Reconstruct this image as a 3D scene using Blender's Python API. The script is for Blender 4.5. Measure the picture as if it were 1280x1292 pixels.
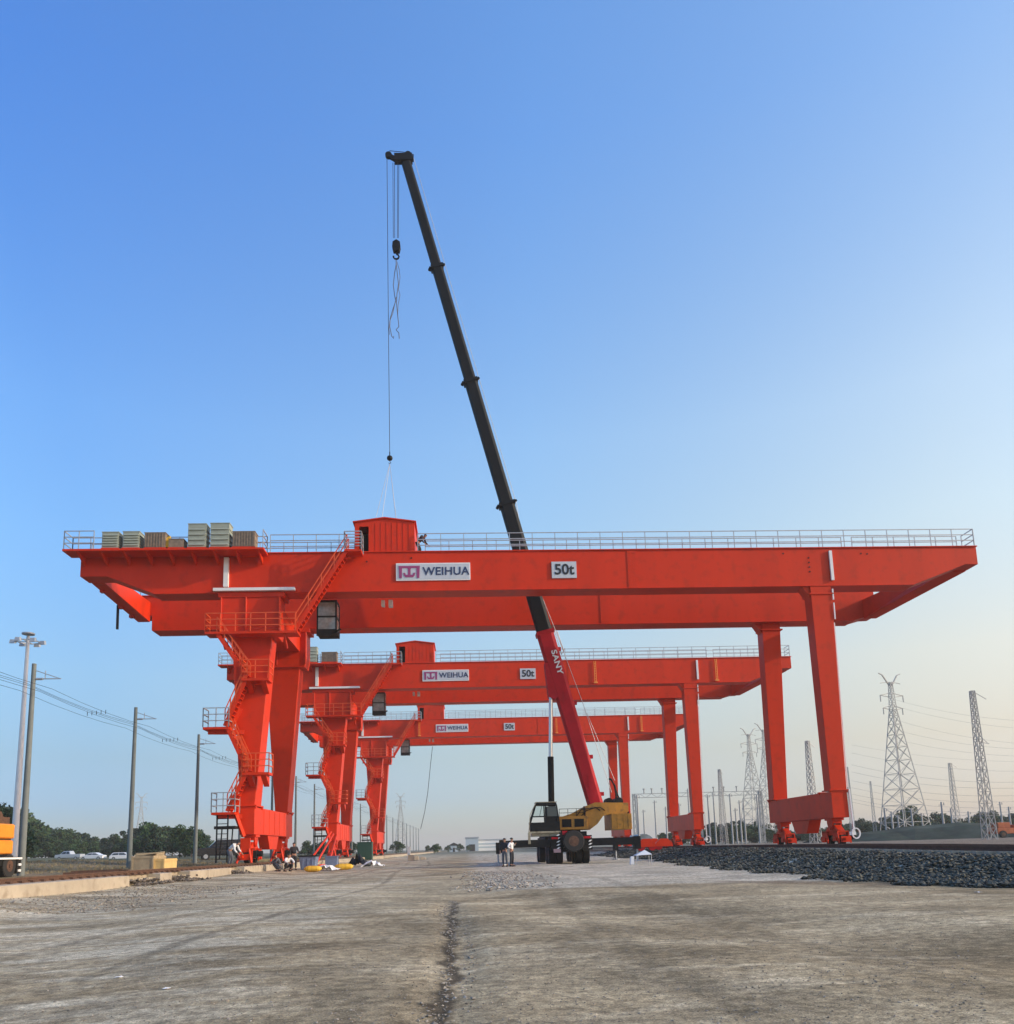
import bpy, bmesh, math, random
from mathutils import Vector, Matrix, Euler
random.seed(7)
R = math.radians
scene = bpy.context.scene
for o in list(bpy.data.objects): bpy.data.objects.remove(o)

# ------------------------------------------------------------------ camera
FPX, PPX, PPY, EYE = 1039.377, 644.519, 901.451, 1.1
M = [[0.99817303, 0.02968145, -0.05262717],
     [-0.02083268, 0.98667734, 0.16134999],
     [0.05671514, -0.15995884, 0.98549305]]
cam_d = bpy.data.cameras.new('camera'); cam = bpy.data.objects.new('camera', cam_d)
scene.collection.objects.link(cam); scene.camera = cam
right = Vector((M[0][0], M[0][2], -M[0][1])); down = Vector((M[1][0], M[1][2], -M[1][1])); fwd = Vector((M[2][0], M[2][2], -M[2][1]))
cm = Matrix((right, -down, -fwd)).transposed().to_4x4(); cm.translation = Vector((0, 0, EYE))
cam.matrix_world = cm
cam_d.sensor_fit = 'HORIZONTAL'; cam_d.sensor_width = 36
cam_d.lens = 36 * FPX / 1280
cam_d.shift_x = (640 - PPX) / 1280; cam_d.shift_y = (PPY - 646) / 1280
cam_d.clip_start = 0.1; cam_d.clip_end = 6000

# ------------------------------------------------------------------ sky, sun, exposure
SUN_EL, SUN_AZ = 20.0, 104.0
w = bpy.data.worlds.new("World"); scene.world = w; w.use_nodes = True
nt = w.node_tree; bg = nt.nodes['Background']
sky = nt.nodes.new('ShaderNodeTexSky'); sky.sky_type = 'NISHITA'; sky.sun_disc = False
sky.sun_elevation = R(SUN_EL); sky.sun_rotation = R(SUN_AZ)
sky.air_density = 1.0; sky.dust_density = 0.6; sky.ozone_density = 2.2; sky.altitude = 0
# tint of the clear sky by elevation, and a warmer, paler side towards the sun
wc = nt.nodes.new('ShaderNodeTexCoord'); ws = nt.nodes.new('ShaderNodeSeparateXYZ'); nt.links.new(wc.outputs['Generated'], ws.inputs[0])
def wramp(inp, a, b, stops):
    m_ = nt.nodes.new('ShaderNodeMapRange'); m_.inputs[1].default_value = a; m_.inputs[2].default_value = b; nt.links.new(inp, m_.inputs[0])
    r_ = nt.nodes.new('ShaderNodeValToRGB'); nt.links.new(m_.outputs[0], r_.inputs[0]); e_ = r_.color_ramp.elements
    while len(e_) > 1: e_.remove(e_[-1])
    e_[0].position = 0; e_[0].color = (*[v / 3 for v in stops[0][1]], 1)
    for p_, c_ in stops[1:]:
        el_ = e_.new((p_ - a) / (b - a)); el_.color = (*[v / 3 for v in c_], 1)
    return r_.outputs[0]
TINT_Z = [(0, (.70, .76, .92)), (.06, (.78, .80, .96)), (.11, (1.03, .92, .86)), (.20, (1.5, 1.33, 1.12)), (.34, (1.78, 1.80, 1.62)), (.46, (1.86, 1.99, 1.93)), (.70, (1.38, 1.86, 2.3)), (1, (1.3, 1.85, 2.35))]
TINT_X = [(-1, (.5, .7, .9)), (-.4, (.53, .70, .90)), (.08, (1, 1, 1)), (.5, (1.4, 1.07, .86)), (1, (1.55, 1.1, .85))]
def wmul(a_, b_, k=1.0):
    v_ = nt.nodes.new('ShaderNodeVectorMath'); v_.operation = 'MULTIPLY'; nt.links.new(a_, v_.inputs[0]); nt.links.new(b_, v_.inputs[1]); 
    s_ = nt.nodes.new('ShaderNodeVectorMath'); s_.operation = 'SCALE'; s_.inputs['Scale'].default_value = k; nt.links.new(v_.outputs[0], s_.inputs[0]); return s_.outputs[0]
wcol = wmul(sky.outputs[0], wramp(ws.outputs[2], 0, 1, TINT_Z), 3.0)
wcol = wmul(wcol, wramp(ws.outputs[0], -1, 1, TINT_X), 3.0)
nt.links.new(wcol, bg.inputs[0]); bg.inputs[1].default_value = 0.15
sun_d = bpy.data.lights.new('sun', 'SUN'); sun = bpy.data.objects.new('sun', sun_d); scene.collection.objects.link(sun)
sun_d.energy = 3.0; sun_d.angle = R(0.5); sun_d.color = (1.0, 0.87, 0.68)
sd = Vector((math.cos(R(SUN_EL)) * math.sin(R(SUN_AZ)), math.cos(R(SUN_EL)) * math.cos(R(SUN_AZ)), math.sin(R(SUN_EL))))
sun.rotation_euler = sd.to_track_quat('Z', 'Y').to_euler(); sun.location = (60, 20, 60)
vs = scene.view_settings; scene.display_settings.display_device = 'sRGB'
vs.view_transform = 'Standard'; vs.look = 'None'; vs.gamma = 1; vs.exposure = 0.25; vs.use_curve_mapping = False

# ------------------------------------------------------------------ helpers
def ray(u, v):
    c = ((u - PPX) / FPX, (v - PPY) / FPX, 1.0)
    d = [sum(M[i][j] * c[i] for i in range(3)) for j in range(3)]
    return Vector((d[0], d[2], -d[1]))
def at(u, v, Y):
    r = ray(u, v); t = Y / r.y
    return Vector((r.x * t, Y, EYE + r.z * t))

class MB:
    def __init__(s): s.v = []; s.f = []
    def add(s, vs, fs):
        n = len(s.v); s.v += [tuple(p) for p in vs]; s.f += [tuple(i + n for i in f) for f in fs]; return s
    def box(s, x0, x1, y0, y1, z0, z1):
        return s.add([(x0,y0,z0),(x1,y0,z0),(x1,y1,z0),(x0,y1,z0),(x0,y0,z1),(x1,y0,z1),(x1,y1,z1),(x0,y1,z1)],
                     [(0,3,2,1),(4,5,6,7),(0,1,5,4),(1,2,6,5),(2,3,7,6),(3,0,4,7)])
    def hexa(s, bot, top):
        return s.add(list(bot) + list(top), [(0,3,2,1),(4,5,6,7),(0,1,5,4),(1,2,6,5),(2,3,7,6),(3,0,4,7)])
    def bar(s, a, b, w, h=None, up=(0,0,1)):
        h = h or w; a = Vector(a); b = Vector(b); d = (b - a)
        if d.length < 1e-6: return s
        d.normalize(); u = Vector(up)
        if abs(d.dot(u)) > .95: u = Vector((0,1,0))
        x = d.cross(u).normalized(); z = x.cross(d).normalized()
        q = [x*(-w/2)+z*(-h/2), x*(w/2)+z*(-h/2), x*(w/2)+z*(h/2), x*(-w/2)+z*(h/2)]
        return s.add([a+p for p in q] + [b+p for p in q], [(3,2,1,0),(4,5,6,7),(0,1,5,4),(1,2,6,5),(2,3,7,6),(3,0,4,7)])
    def tube(s, a, b, r, r2=None, n=10):
        r2 = r if r2 is None else r2
        a = Vector(a); b = Vector(b); d = (b - a).normalized(); u = Vector((0,0,1)) if abs(d.z) < .95 else Vector((0,1,0))
        x = d.cross(u).normalized(); z = x.cross(d).normalized(); vs = []
        for c, rr in ((a, r), (b, r2)):
            for k in range(n):
                t = 2*math.pi*k/n; vs.append(c + x*math.cos(t)*rr + z*math.sin(t)*rr)
        fs = [(k, (k+1)%n, n+(k+1)%n, n+k) for k in range(n)] + [tuple(range(n))[::-1], tuple(range(n, 2*n))]
        return s.add(vs, fs)
    def path(s, pts, r, n=5):
        pts = [Vector(p) for p in pts]; vs = []; m = len(pts)
        for i, p in enumerate(pts):
            d = (pts[min(i+1, m-1)] - pts[max(i-1, 0)]).normalized(); u = Vector((0,0,1)) if abs(d.z) < .9 else Vector((0,1,0))
            x = d.cross(u).normalized(); z = x.cross(d).normalized()
            for k in range(n):
                t = 2*math.pi*k/n; vs.append(p + x*math.cos(t)*r + z*math.sin(t)*r)
        fs = [(i*n+k, i*n+(k+1)%n, (i+1)*n+(k+1)%n, (i+1)*n+k) for i in range(m-1) for k in range(n)]
        fs += [tuple(range(n))[::-1], tuple(range((m-1)*n, m*n))]
        return s.add(vs, fs)
    def prism(s, poly, axis, a, b):
        """poly of 2D points; extruded along axis ('x','y','z') from a to b"""
        def mk(p, t):
            return {'x': (t, p[0], p[1]), 'y': (p[0], t, p[1]), 'z': (p[0], p[1], t)}[axis]
        n = len(poly)
        return s.add([mk(p, a) for p in poly] + [mk(p, b) for p in poly],
                     [tuple(range(n))[::-1], tuple(range(n, 2*n))] + [(k, (k+1)%n, n+(k+1)%n, n+k) for k in range(n)])
    def build(s, name, m, parent=None, loc=(0,0,0), off=(0,0,0), smooth=False, bevel=0):
        me = bpy.data.meshes.new(name)
        me.from_pydata([(p[0]-off[0], p[1]-off[1], p[2]-off[2]) for p in s.v], [], s.f)
        bm = bmesh.new(); bm.from_mesh(me); bmesh.ops.recalc_face_normals(bm, faces=bm.faces); bm.to_mesh(me); bm.free()
        if smooth:
            for p in me.polygons: p.use_smooth = True
            if hasattr(me, 'set_sharp_from_angle'): me.set_sharp_from_angle(angle=R(40))
        me.materials.append(m)
        o = bpy.data.objects.new(name, me); scene.collection.objects.link(o); o.location = loc
        if parent: o.parent = parent
        if bevel:
            b = o.modifiers.new('bevel', 'BEVEL'); b.width = bevel; b.segments = 1; b.limit_method = 'ANGLE'
        return o

def tag(o, label=None, cat=None, group=None, kind=None):
    if label: o['label'] = label
    if cat: o['category'] = cat
    if group: o['group'] = group
    if kind: o['kind'] = kind
    return o
def empty(name, loc=(0,0,0), label=None, cat=None, group=None, rz=0):
    o = bpy.data.objects.new(name, None); scene.collection.objects.link(o)
    o.location = loc; o.rotation_euler = (0, 0, rz); o.empty_display_size = .3
    return tag(o, label, cat, group)
def copy_tree(o, parent=None):
    c = o.copy(); scene.collection.objects.link(c); c.parent = parent
    for ch in list(o.children): copy_tree(ch, c)
    return c

# ------------------------------------------------------------------ materials
def mat(name, col, rough=.6, metal=0, var=.0, scale=3., var2=0, scale2=30., bump=0, bscale=60., dirt=None, dirt_amt=0, spec=.5, coat=0, emis=None, streak=False):
    m = bpy.data.materials.new(name); m.use_nodes = True; t = m.node_tree; b = t.nodes['Principled BSDF']; L = t.links.new
    b.inputs['Base Color'].default_value = (*col, 1); b.inputs['Roughness'].default_value = rough; b.inputs['Metallic'].default_value = metal
    b.inputs['Specular IOR Level'].default_value = spec
    if coat: b.inputs['Coat Weight'].default_value = coat; b.inputs['Coat Roughness'].default_value = .2
    if var or bump or dirt_amt:
        tc = t.nodes.new('ShaderNodeTexCoord'); src = tc.outputs['Object']
        cur = None
        if var or dirt_amt:
            n = t.nodes.new('ShaderNodeTexNoise'); n.inputs['Scale'].default_value = scale; n.inputs['Detail'].default_value = 6; n.inputs['Roughness'].default_value = .6
            if streak:
                mp = t.nodes.new('ShaderNodeMapping'); mp.inputs['Scale'].default_value = (1, 1, .12); L(src, mp.inputs[0]); L(mp.outputs[0], n.inputs[0])
            else: L(src, n.inputs[0])
            mr = t.nodes.new('ShaderNodeMapRange'); mr.inputs[1].default_value = .3; mr.inputs[2].default_value = .7
            mr.inputs[3].default_value = 1 - var; mr.inputs[4].default_value = 1 + var; L(n.outputs[0], mr.inputs[0])
            mx = t.nodes.new('ShaderNodeMix'); mx.data_type = 'RGBA'; mx.blend_type = 'MULTIPLY'; mx.inputs[0].default_value = 1
            mx.inputs[6].default_value = (*col, 1); L(mr.outputs[0], mx.inputs[7]); cur = mx.outputs[2]
            if dirt_amt:
                n2 = t.nodes.new('ShaderNodeTexNoise'); n2.inputs['Scale'].default_value = scale2; n2.inputs['Detail'].default_value = 8; L(src, n2.inputs[0])
                r2 = t.nodes.new('ShaderNodeMapRange'); r2.inputs[1].default_value = .52; r2.inputs[2].default_value = .72; r2.inputs[4].default_value = dirt_amt
                L(n2.outputs[0], r2.inputs[0])
                m2 = t.nodes.new('ShaderNodeMix'); m2.data_type = 'RGBA'; L(r2.outputs[0], m2.inputs[0]); L(cur, m2.inputs[6]); m2.inputs[7].default_value = (*dirt, 1)
                cur = m2.outputs[2]
            L(cur, b.inputs['Base Color'])
        if bump:
            nb = t.nodes.new('ShaderNodeTexNoise'); nb.inputs['Scale'].default_value = bscale; nb.inputs['Detail'].default_value = 5; L(src, nb.inputs[0])
            bp = t.nodes.new('ShaderNodeBump'); bp.inputs['Strength'].default_value = bump; bp.inputs['Distance'].default_value = .02
            L(nb.outputs[0], bp.inputs['Height']); L(bp.outputs[0], b.inputs['Normal'])
    return m
RED = mat('red_paint', (.62, .030, .002), .45, spec=.22, var=.10, scale=.4, dirt=(.26, .025, .008), dirt_amt=.32, scale2=1.6, streak=True, bump=.05, bscale=1.2)
ORG = mat('orange_paint', (.72, .085, .012), .5, var=.15, scale=2)
FLAD = mat('ladder_yellow', (.80, .33, .05), .5)
GALV = mat('galvanised_steel', (.42, .44, .46), .5, .4, var=.15, scale=4)
WHITE = mat('white_paint', (.78, .78, .76), .5, var=.06, scale=2)
BLK = mat('black_paint', (.005, .006, .007), .6, var=.3, scale=2, spec=.2)
DARK = mat('dark_steel', (.012, .012, .012), .7, var=.3, scale=4, spec=.25)
CRED = mat('crane_red', (.42, .006, .014), .6, var=.15, scale=1.5, spec=.2)
YEL = mat('yellow_paint', (.46, .20, .015), .5, var=.2, scale=2, dirt=(.10, .06, .03), dirt_amt=.6, scale2=3)
OLIVE = mat('old_cream_paint', (.30, .27, .19), .6, var=.2, scale=3, dirt=(.08, .05, .03), dirt_amt=.6, scale2=5)
TYRE = mat('rubber', (.018, .018, .018), .85, bump=.2)
GLASS = mat('dark_glass', (.03, .04, .045), .08, spec=.8)
CABGL = mat('cab_glass', (.26, .29, .27), .15, spec=.8, var=.3, scale=3)
CLEAR = bpy.data.materials.new('clear_glass'); CLEAR.use_nodes = True
_t = CLEAR.node_tree; _g = _t.nodes.new('ShaderNodeBsdfGlass'); _g.inputs['IOR'].default_value = 1.02; _g.inputs['Color'].default_value = (.85, .9, .9, 1); _g.inputs['Roughness'].default_value = 0
_t.links.new(_g.outputs[0], _t.nodes['Material Output'].inputs[0])
CONC = mat('concrete', (.40, .34, .255), .85, var=.15, scale=1.2, dirt=(.2, .15, .1), dirt_amt=.6, scale2=2.5, bump=.4, bscale=25)
RUST = mat('rusty_steel', (.10, .05, .03), .8, var=.4, scale=8)
CABN = mat('cabinet_green', (.31, .34, .27), .55, var=.12, scale=3)
CABN2 = mat('cabinet_brown', (.22, .17, .12), .75, var=.3, scale=5)
WOOD = mat('plywood', (.34, .27, .17), .8, var=.2, scale=4)
WOOD_SUN = mat('sunlit_board', (.62, .43, .17), .8, var=.12, scale=3)  # plywood with sunlight painted in, for the crates' sun-facing side
PURP = mat('emblem_paint', (.30, .045, .16), .5)
NAVY = mat('navy_lettering', (.02, .035, .10), .5)
BLKT = mat('black_lettering', (.015, .015, .02), .5)
SIGNW = mat('sign_white', (.52, .56, .60), .5, var=.05, scale=3)
POLE = mat('spun_concrete', (.15, .17, .165), .8, var=.15, scale=1.5)
LATT = mat('lattice_steel', (.36, .37, .36), .7, .2)
SKINM = mat('skin', (.38, .20, .13), .6)
HAIR = mat('hair', (.01, .009, .008), .6)
CWHITE = mat('white_cloth', (.70, .71, .72), .8, bump=.3, bscale=8)
CDARK = mat('dark_cloth', (.02, .022, .03), .85)
CGREY = mat('grey_cloth', (.10, .11, .13), .85)
YBAG = mat('yellow_tarp', (.72, .43, .03), .55, var=.1, bump=.4, bscale=6)
BLUEB = mat('blue_grey_paint', (.17, .22, .33), .55, var=.2, scale=2)
GREENB = mat('dark_green_paint', (.02, .07, .045), .5)
CARW = mat('white_car_paint', (.72, .73, .74), .3, coat=.5)
CARS = mat('silver_car_paint', (.52, .54, .56), .3, .3, coat=.5)
CARB = mat('black_car_paint', (.02, .022, .025), .25, coat=.6)
LAMP = mat('lamp_glass', (.5, .5, .48), .2)
BLDG = mat('pale_cladding', (.42, .50, .54), .6)
TARP = mat('grey_green_netting', (.055, .065, .050), .95, var=.5, scale=.25, dirt=(.05, .08, .05), dirt_amt=.7, scale2=.9, bump=.8, bscale=2, spec=.1)
BARK = mat('bark', (.08, .06, .045), .9)

def leaf_mat(name, c1, c2):
    m = bpy.data.materials.new(name); m.use_nodes = True; t = m.node_tree; b = t.nodes['Principled BSDF']; L = t.links.new
    tc = t.nodes.new('ShaderNodeTexCoord'); n = t.nodes.new('ShaderNodeTexNoise'); n.inputs['Scale'].default_value = .9; n.inputs['Detail'].default_value = 4
    L(tc.outputs['Object'], n.inputs[0])
    oi = t.nodes.new('ShaderNodeObjectInfo'); ad = t.nodes.new('ShaderNodeMath'); ad.operation = 'MULTIPLY_ADD'; ad.inputs[1].default_value = .35
    L(oi.outputs['Random'], ad.inputs[0]); L(n.outputs[0], ad.inputs[2])
    cr = t.nodes.new('ShaderNodeMapRange'); cr.inputs[1].default_value = .4; cr.inputs[2].default_value = .9; L(ad.outputs[0], cr.inputs[0])
    mx = t.nodes.new('ShaderNodeMix'); mx.data_type = 'RGBA'; mx.inputs[6].default_value = (*c1, 1); mx.inputs[7].default_value = (*c2, 1)
    L(cr.outputs[0], mx.inputs[0]); L(mx.outputs[2], b.inputs['Base Color']); b.inputs['Roughness'].default_value = .7
    b.inputs['Specular IOR Level'].default_value = .2
    return m
LEAF = leaf_mat('leaves', (.018, .042, .018), (.050, .095, .030))
LEAF2 = leaf_mat('dark_leaves', (.012, .030, .020), (.030, .060, .032))

# ------------------------------------------------------------------ ground
def sstep(a, b, x):
    t = max(0., min(1., (x - a) / (b - a))); return t*t*(3-2*t)
def toe(y):
    base = 11.0 + 2.7 * sstep(30, 60, y) + max(0, (y - 60)) * .03
    if y < 20: base += (20 - y) * .55
    return base + .35*math.sin(y*1.3) + .2*math.sin(y*3.1+1)
def bank_top(y): return .44 + .15 * sstep(22, 42, y)
def height(x, y):
    h = .03*math.sin(x*.7+y*.21) + .02*math.sin(y*.53+1.3*x)
    if y > 15: h *= 1
    if -12.1 < x < 9: h += .16*sstep(-9, -12, x)
    if x <= -12.1:
        h = .16 if x > -12.2 else .38
        if x < -13.2: h = .40 + .10*sstep(-13.2, -16, x) + .35*sstep(50, 90, y)*sstep(-14, -25, x) + .75*sstep(110, 170, y)*sstep(-60, -90, x) + .35*sstep(60, 110, y)*sstep(-30, -60, x)
        # grassy mound left of the crates
        h += .55*math.exp(-((x+30)/6)**2 - ((y-62)/9)**2)
    t = toe(y)
    if x > t - .6:
        s = sstep(t-.4, t + 3.2, x)
        h = h*(1-s) + bank_top(y)*s
        if x > t + 9: h = bank_top(y) - .08*sstep(t+9, t+11, x)
        h += .9*0
    # ditch line down the road
    if 4 < y < 19: 
        c = -.08 - .1*math.sin(y*.5) - .012*y
        h -= .05*math.exp(-((x-c)/.18)**2) * sstep(19, 17, y)
    # shallow rut joining the bank on the right
    return h
def axis_vals(lo, hi, dense_lo, dense_hi, step, grow):
    v = []; x = dense_lo
    while x <= dense_hi: v.append(x); x += step
    s = step; x = dense_hi
    while x < hi: s *= grow; x += s; v.append(x)
    s = step; x = dense_lo; w_ = []
    while x > lo: s *= grow; x -= s; w_.append(x)
    return w_[::-1] + v
xs = axis_vals(-2500, 2500, -18, 20, .2, 1.14)
xs = sorted(set(xs + [-12.11, -12.19]))
ys = []; y = -30.
while y < 3: ys.append(y); y += 3
while y < 4000: ys.append(y); y += max(.15, .012*y) if y < 200 else .05*y
gv = [(x, y, height(x, y)) for y in ys for x in xs]; nx = len(xs)
gf = [(j*nx+i, j*nx+i+1, (j+1)*nx+i+1, (j+1)*nx+i) for j in range(len(ys)-1) for i in range(nx-1)]
gm = bpy.data.meshes.new('ground'); gm.from_pydata(gv, [], gf)
for p in gm.polygons: p.use_smooth = True
ground = bpy.data.objects.new('ground', gm); scene.collection.objects.link(ground); tag(ground, kind='structure')

GM = bpy.data.materials.new('dirt_and_gravel'); GM.use_nodes = True
t = GM.node_tree; L = t.links.new; B = t.nodes['Principled BSDF']; B.inputs['Roughness'].default_value = .92; B.inputs['Specular IOR Level'].default_value = .25
geo = t.nodes.new('ShaderNodeNewGeometry'); sep = t.nodes.new('ShaderNodeSeparateXYZ'); L(geo.outputs['Position'], sep.inputs[0])
def noise(scale, detail=5, rough=.55, sc=(1,1,1), dist=0):
    mp = t.nodes.new('ShaderNodeMapping'); mp.inputs['Scale'].default_value = sc; L(geo.outputs['Position'], mp.inputs[0])
    n = t.nodes.new('ShaderNodeTexNoise'); n.inputs['Scale'].default_value = scale; n.inputs['Detail'].default_value = detail; n.inputs['Roughness'].default_value = rough
    n.inputs['Distortion'].default_value = dist
    L(mp.outputs[0], n.inputs[0]); return n.outputs[0]
def mr(inp, a, b, c=0., d=1.):
    n = t.nodes.new('ShaderNodeMapRange'); n.inputs[1].default_value = a; n.inputs[2].default_value = b; n.inputs[3].default_value = c; n.inputs[4].default_value = d; n.interpolation_type = 'SMOOTHSTEP'
    L(inp, n.inputs[0]); return n.outputs[0]
def mth(op, a, b=None):
    n = t.nodes.new('ShaderNodeMath'); n.operation = op
    for i, q in enumerate((a, b)):
        if q is None: continue
        if isinstance(q, (int, float)): n.inputs[i].default_value = q
        else: L(q, n.inputs[i])
    return n.outputs[0]
def mixc(fac, a, b, mode='MIX'):
    n = t.nodes.new('ShaderNodeMix'); n.data_type = 'RGBA'; n.blend_type = mode
    if isinstance(fac, (int, float)): n.inputs[0].default_value = fac
    else: L(fac, n.inputs[0])
    for k, q in ((6, a), (7, b)):
        if isinstance(q, tuple): n.inputs[k].default_value = (*q, 1)
        else: L(q, n.inputs[k])
    return n.outputs[2]
X, Yc = sep.outputs[0], sep.outputs[1]
big = noise(.22, 5, .6); med = noise(1.1, 6, .65); fine = noise(7, 10, .80); grit = noise(60, 4, .85)
streak = noise(.55, 6, .62, (.55, 1.6, 1), 1.2)
wob = mth('MULTIPLY', mth('SUBTRACT', noise(.5, 4), .5), 5.0)
Xw = mth('ADD', X, wob); Yw = mth('ADD', Yc, mth('MULTIPLY', wob, 1.3))
col = mixc(mr(big, .35, .65), (.26, .215, .145), (.41, .355, .26))
col = mixc(mr(streak, .50, .66, 0, .65), col, (.58, .52, .41))
# paler compacted apron further back and on the right
pale = mth('MULTIPLY', mr(mth('ADD', Yc, mth('MULTIPLY', wob, .5)), 21.5, 22.6), mr(Xw, -.5, 1.5))
col = mixc(mth('MULTIPLY', pale, mr(streak, .30, .55, .55, 1.0)), col, (.50, .475, .43))
paleL = mth('MULTIPLY', mth('MULTIPLY', mr(Yw, 15, 18), mr(Yw, 34, 26)), mth('MULTIPLY', mr(Xw, -7.5, -6), mr(Xw, .3, -.7)))
col = mixc(mth('MULTIPLY', paleL, .55), col, (.46, .41, .31))
leftp = mth('MULTIPLY', mr(streak, .42, .6), mr(Xw, -1.2, -3.2))
col = mixc(mth('MULTIPLY', leftp, .75), col, (.56, .53, .46))
# brown wet trail running to the right
wet = mth('MULTIPLY', mr(mth('ABSOLUTE', mth('SUBTRACT', Yw, mth('ADD', mth('MULTIPLY', X, -1.05), 31.0))), 1.7, .3), mr(X, 6, 8))
col = mixc(mth('MULTIPLY', wet, .8), col, (.19, .145, .10))
# dark trench line
tr = mth('MULTIPLY', mr(mth('ABSOLUTE', mth('ADD', mth('ADD', mth('ADD', X, .10), mth('MULTIPLY', Yc, .012)), mth('MULTIPLY', mth('SUBTRACT', med, .5), .55))), .125, .03), mr(Yc, 18.8, 17.5))
col = mixc(mth('MULTIPLY', tr, .85), col, (.05, .04, .028))
# faint wheel tracks along the road
bend = mth('MULTIPLY', mth('SINE', mth('MULTIPLY', Yc, .17)), .38)
for x0_, w_, k_ in ((3.35, .16, .55), (5.25, .2, .4), (-2.1, .22, .35), (-4.0, .22, .35), (6.1, .3, .3)):
    d_ = mth('ABSOLUTE', mth('ADD', mth('ADD', X, x0_), mth('ADD', bend, mth('MULTIPLY', mth('SUBTRACT', med, .5), .35))))
    f_ = mth('MULTIPLY', mth('MULTIPLY', mr(d_, w_, w_*.25), mr(streak, .35, .55)), k_)
    col = mixc(f_, col, (.13, .115, .085))
    f2_ = mth('MULTIPLY', mr(mth('ABSOLUTE', mth('SUBTRACT', d_, w_*1.5)), w_*.6, 0), k_*.4)
    col = mixc(f2_, col, (.50, .46, .38))
# dry soil behind the left rail beam, grass patches further off
lf = mr(X, -12.3, -12.9)
col = mixc(lf, col, mixc(mr(med, .42, .62), (.28, .21, .14), (.17, .16, .08)))
far = mth('MULTIPLY', mr(Yc, 75, 110), mr(X, -15, -30))
col = mixc(far, col, (.10, .11, .06))
rb = mr(X, 15.0, 17.0)
col = mixc(mth('MULTIPLY', rb, .9), col, mixc(mr(med, .4, .6), (.13, .095, .08), (.20, .17, .145)))
ff = mr(Yc, 130, 260)
col = mixc(ff, col, (.16, .16, .13))
mm_ = mixc(mr(noise(.45, 6, .7, (1, 1, 1), .6), .36, .64), (.74, .74, .73), (1.16, 1.15, 1.13))
col = mixc(1.0, col, mm_, 'MULTIPLY')
sp = mixc(mr(fine, .35, .7), (.50, .485, .46), (1.42, 1.40, 1.36))
col = mixc(1.0, col, sp, 'MULTIPLY')
gr = mixc(mr(grit, .35, .68), (.5, .5, .49), (1.42, 1.4, 1.36))
col = mixc(1.0, col, gr, 'MULTIPLY')
col = mixc(1.0, col, (1.22, 1.18, 1.07), 'MULTIPLY')
L(col, B.inputs['Base Color'])
hsum = mth('ADD', mth('MULTIPLY', fine, .6), mth('MULTIPLY', grit, .4)); hsum = mth('ADD', hsum, mth('MULTIPLY', med, 1.2))
bp = t.nodes.new('ShaderNodeBump'); bp.inputs['Strength'].default_value = .75; bp.inputs['Distance'].default_value = .03; L(hsum, bp.inputs['Height']); L(bp.outputs[0], B.inputs['Normal'])
gm.materials.append(GM)

# loose stones
def stones(name, pts, m, label):
    me = bpy.data.meshes.new(name); vs = []; fs = []
    base = [(1,.1,.2),(-1,-.2,0),(.1,1,-.1),(-.1,-1,.25),(.25,.1,.75),(0,0,-.6)]
    tri = [(0,2,4),(2,1,4),(1,3,4),(3,0,4),(2,0,5),(1,2,5),(3,1,5),(0,3,5)]
    for (x, y, z, s) in pts:
        a = random.random()*6.28; ca, sa = math.cos(a), math.sin(a); k = len(vs)
        sx, sy, sz = s*random.uniform(.6, 1.3), s*random.uniform(.6, 1.3), s*random.uniform(.5, 1.1)
        for (p, q, r_) in base:
            p = p*sx*random.uniform(.7, 1.2); q = q*sy*random.uniform(.7, 1.2); r_ = r_*sz
            tl = random.uniform(-.3, .3)*s
            vs.append((x + p*ca - q*sa, y + p*sa + q*ca, z + r_ + tl*.3))
        fs += [(a_+k, b_+k, c_+k) for a_, b_, c_ in tri]
    me.from_pydata(vs, [], fs); me.materials.append(m)
    o = bpy.data.objects.new(name, me); scene.collection.objects.link(o); tag(o, label, name.replace('_', ' '), kind='stuff'); return o
def stone_mat(name, c1, c2):
    m = bpy.data.materials.new(name); m.use_nodes = True; t_ = m.node_tree; b = t_.nodes['Principled BSDF']; b.inputs['Roughness'].default_value = .85
    g = t_.nodes.new('ShaderNodeNewGeometry'); mx = t_.nodes.new('ShaderNodeMix'); mx.data_type = 'RGBA'
    mx.inputs[6].default_value = (*c1, 1); mx.inputs[7].default_value = (*c2, 1)
    t_.links.new(g.outputs['Random Per Island'], mx.inputs[0]); t_.links.new(mx.outputs[2], b.inputs['Base Color']); return m
ST1 = stone_mat('ballast_stone', (.008, .010, .007), (.125, .12, .09))
ST2 = stone_mat('road_pebble', (.16, .135, .10), (.38, .34, .28))
ST3 = stone_mat('pale_rubble', (.20, .165, .125), (.46, .41, .34))
pts = []
for _ in range(46000):
    y = 17 + 75*random.random()**1.9; tt = toe(y); x = tt - .3 + 4.3*random.random()**1.1
    if random.random() < .12: x = tt - 1.0*random.random()
    s = (.022 + .055*random.random()**2)*(1 + .010*y); pts.append((x, y, height(x, y) + s*random.uniform(.1, 1.0), s))
stones('ballast', pts, ST1, 'dark grey crushed stone ballast heaped along the right side of the road')
pts = []
for _ in range(24000):
    y = 4.6 + 24*random.random()**1.5; x = random.uniform(-.62, .62)*y
    s = .004 + .009*random.random()**4; pts.append((x, y, height(x, y) + s*.2, s))
for _ in range(1100):
    y = random.uniform(4.6, 18.5); c = -.08 - .1*math.sin(y*.5) - .012*y; x = c + random.gauss(0, .085)
    s = random.uniform(.006, .022); pts.append((x, y, height(x, y) + s*.3, s))
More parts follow.
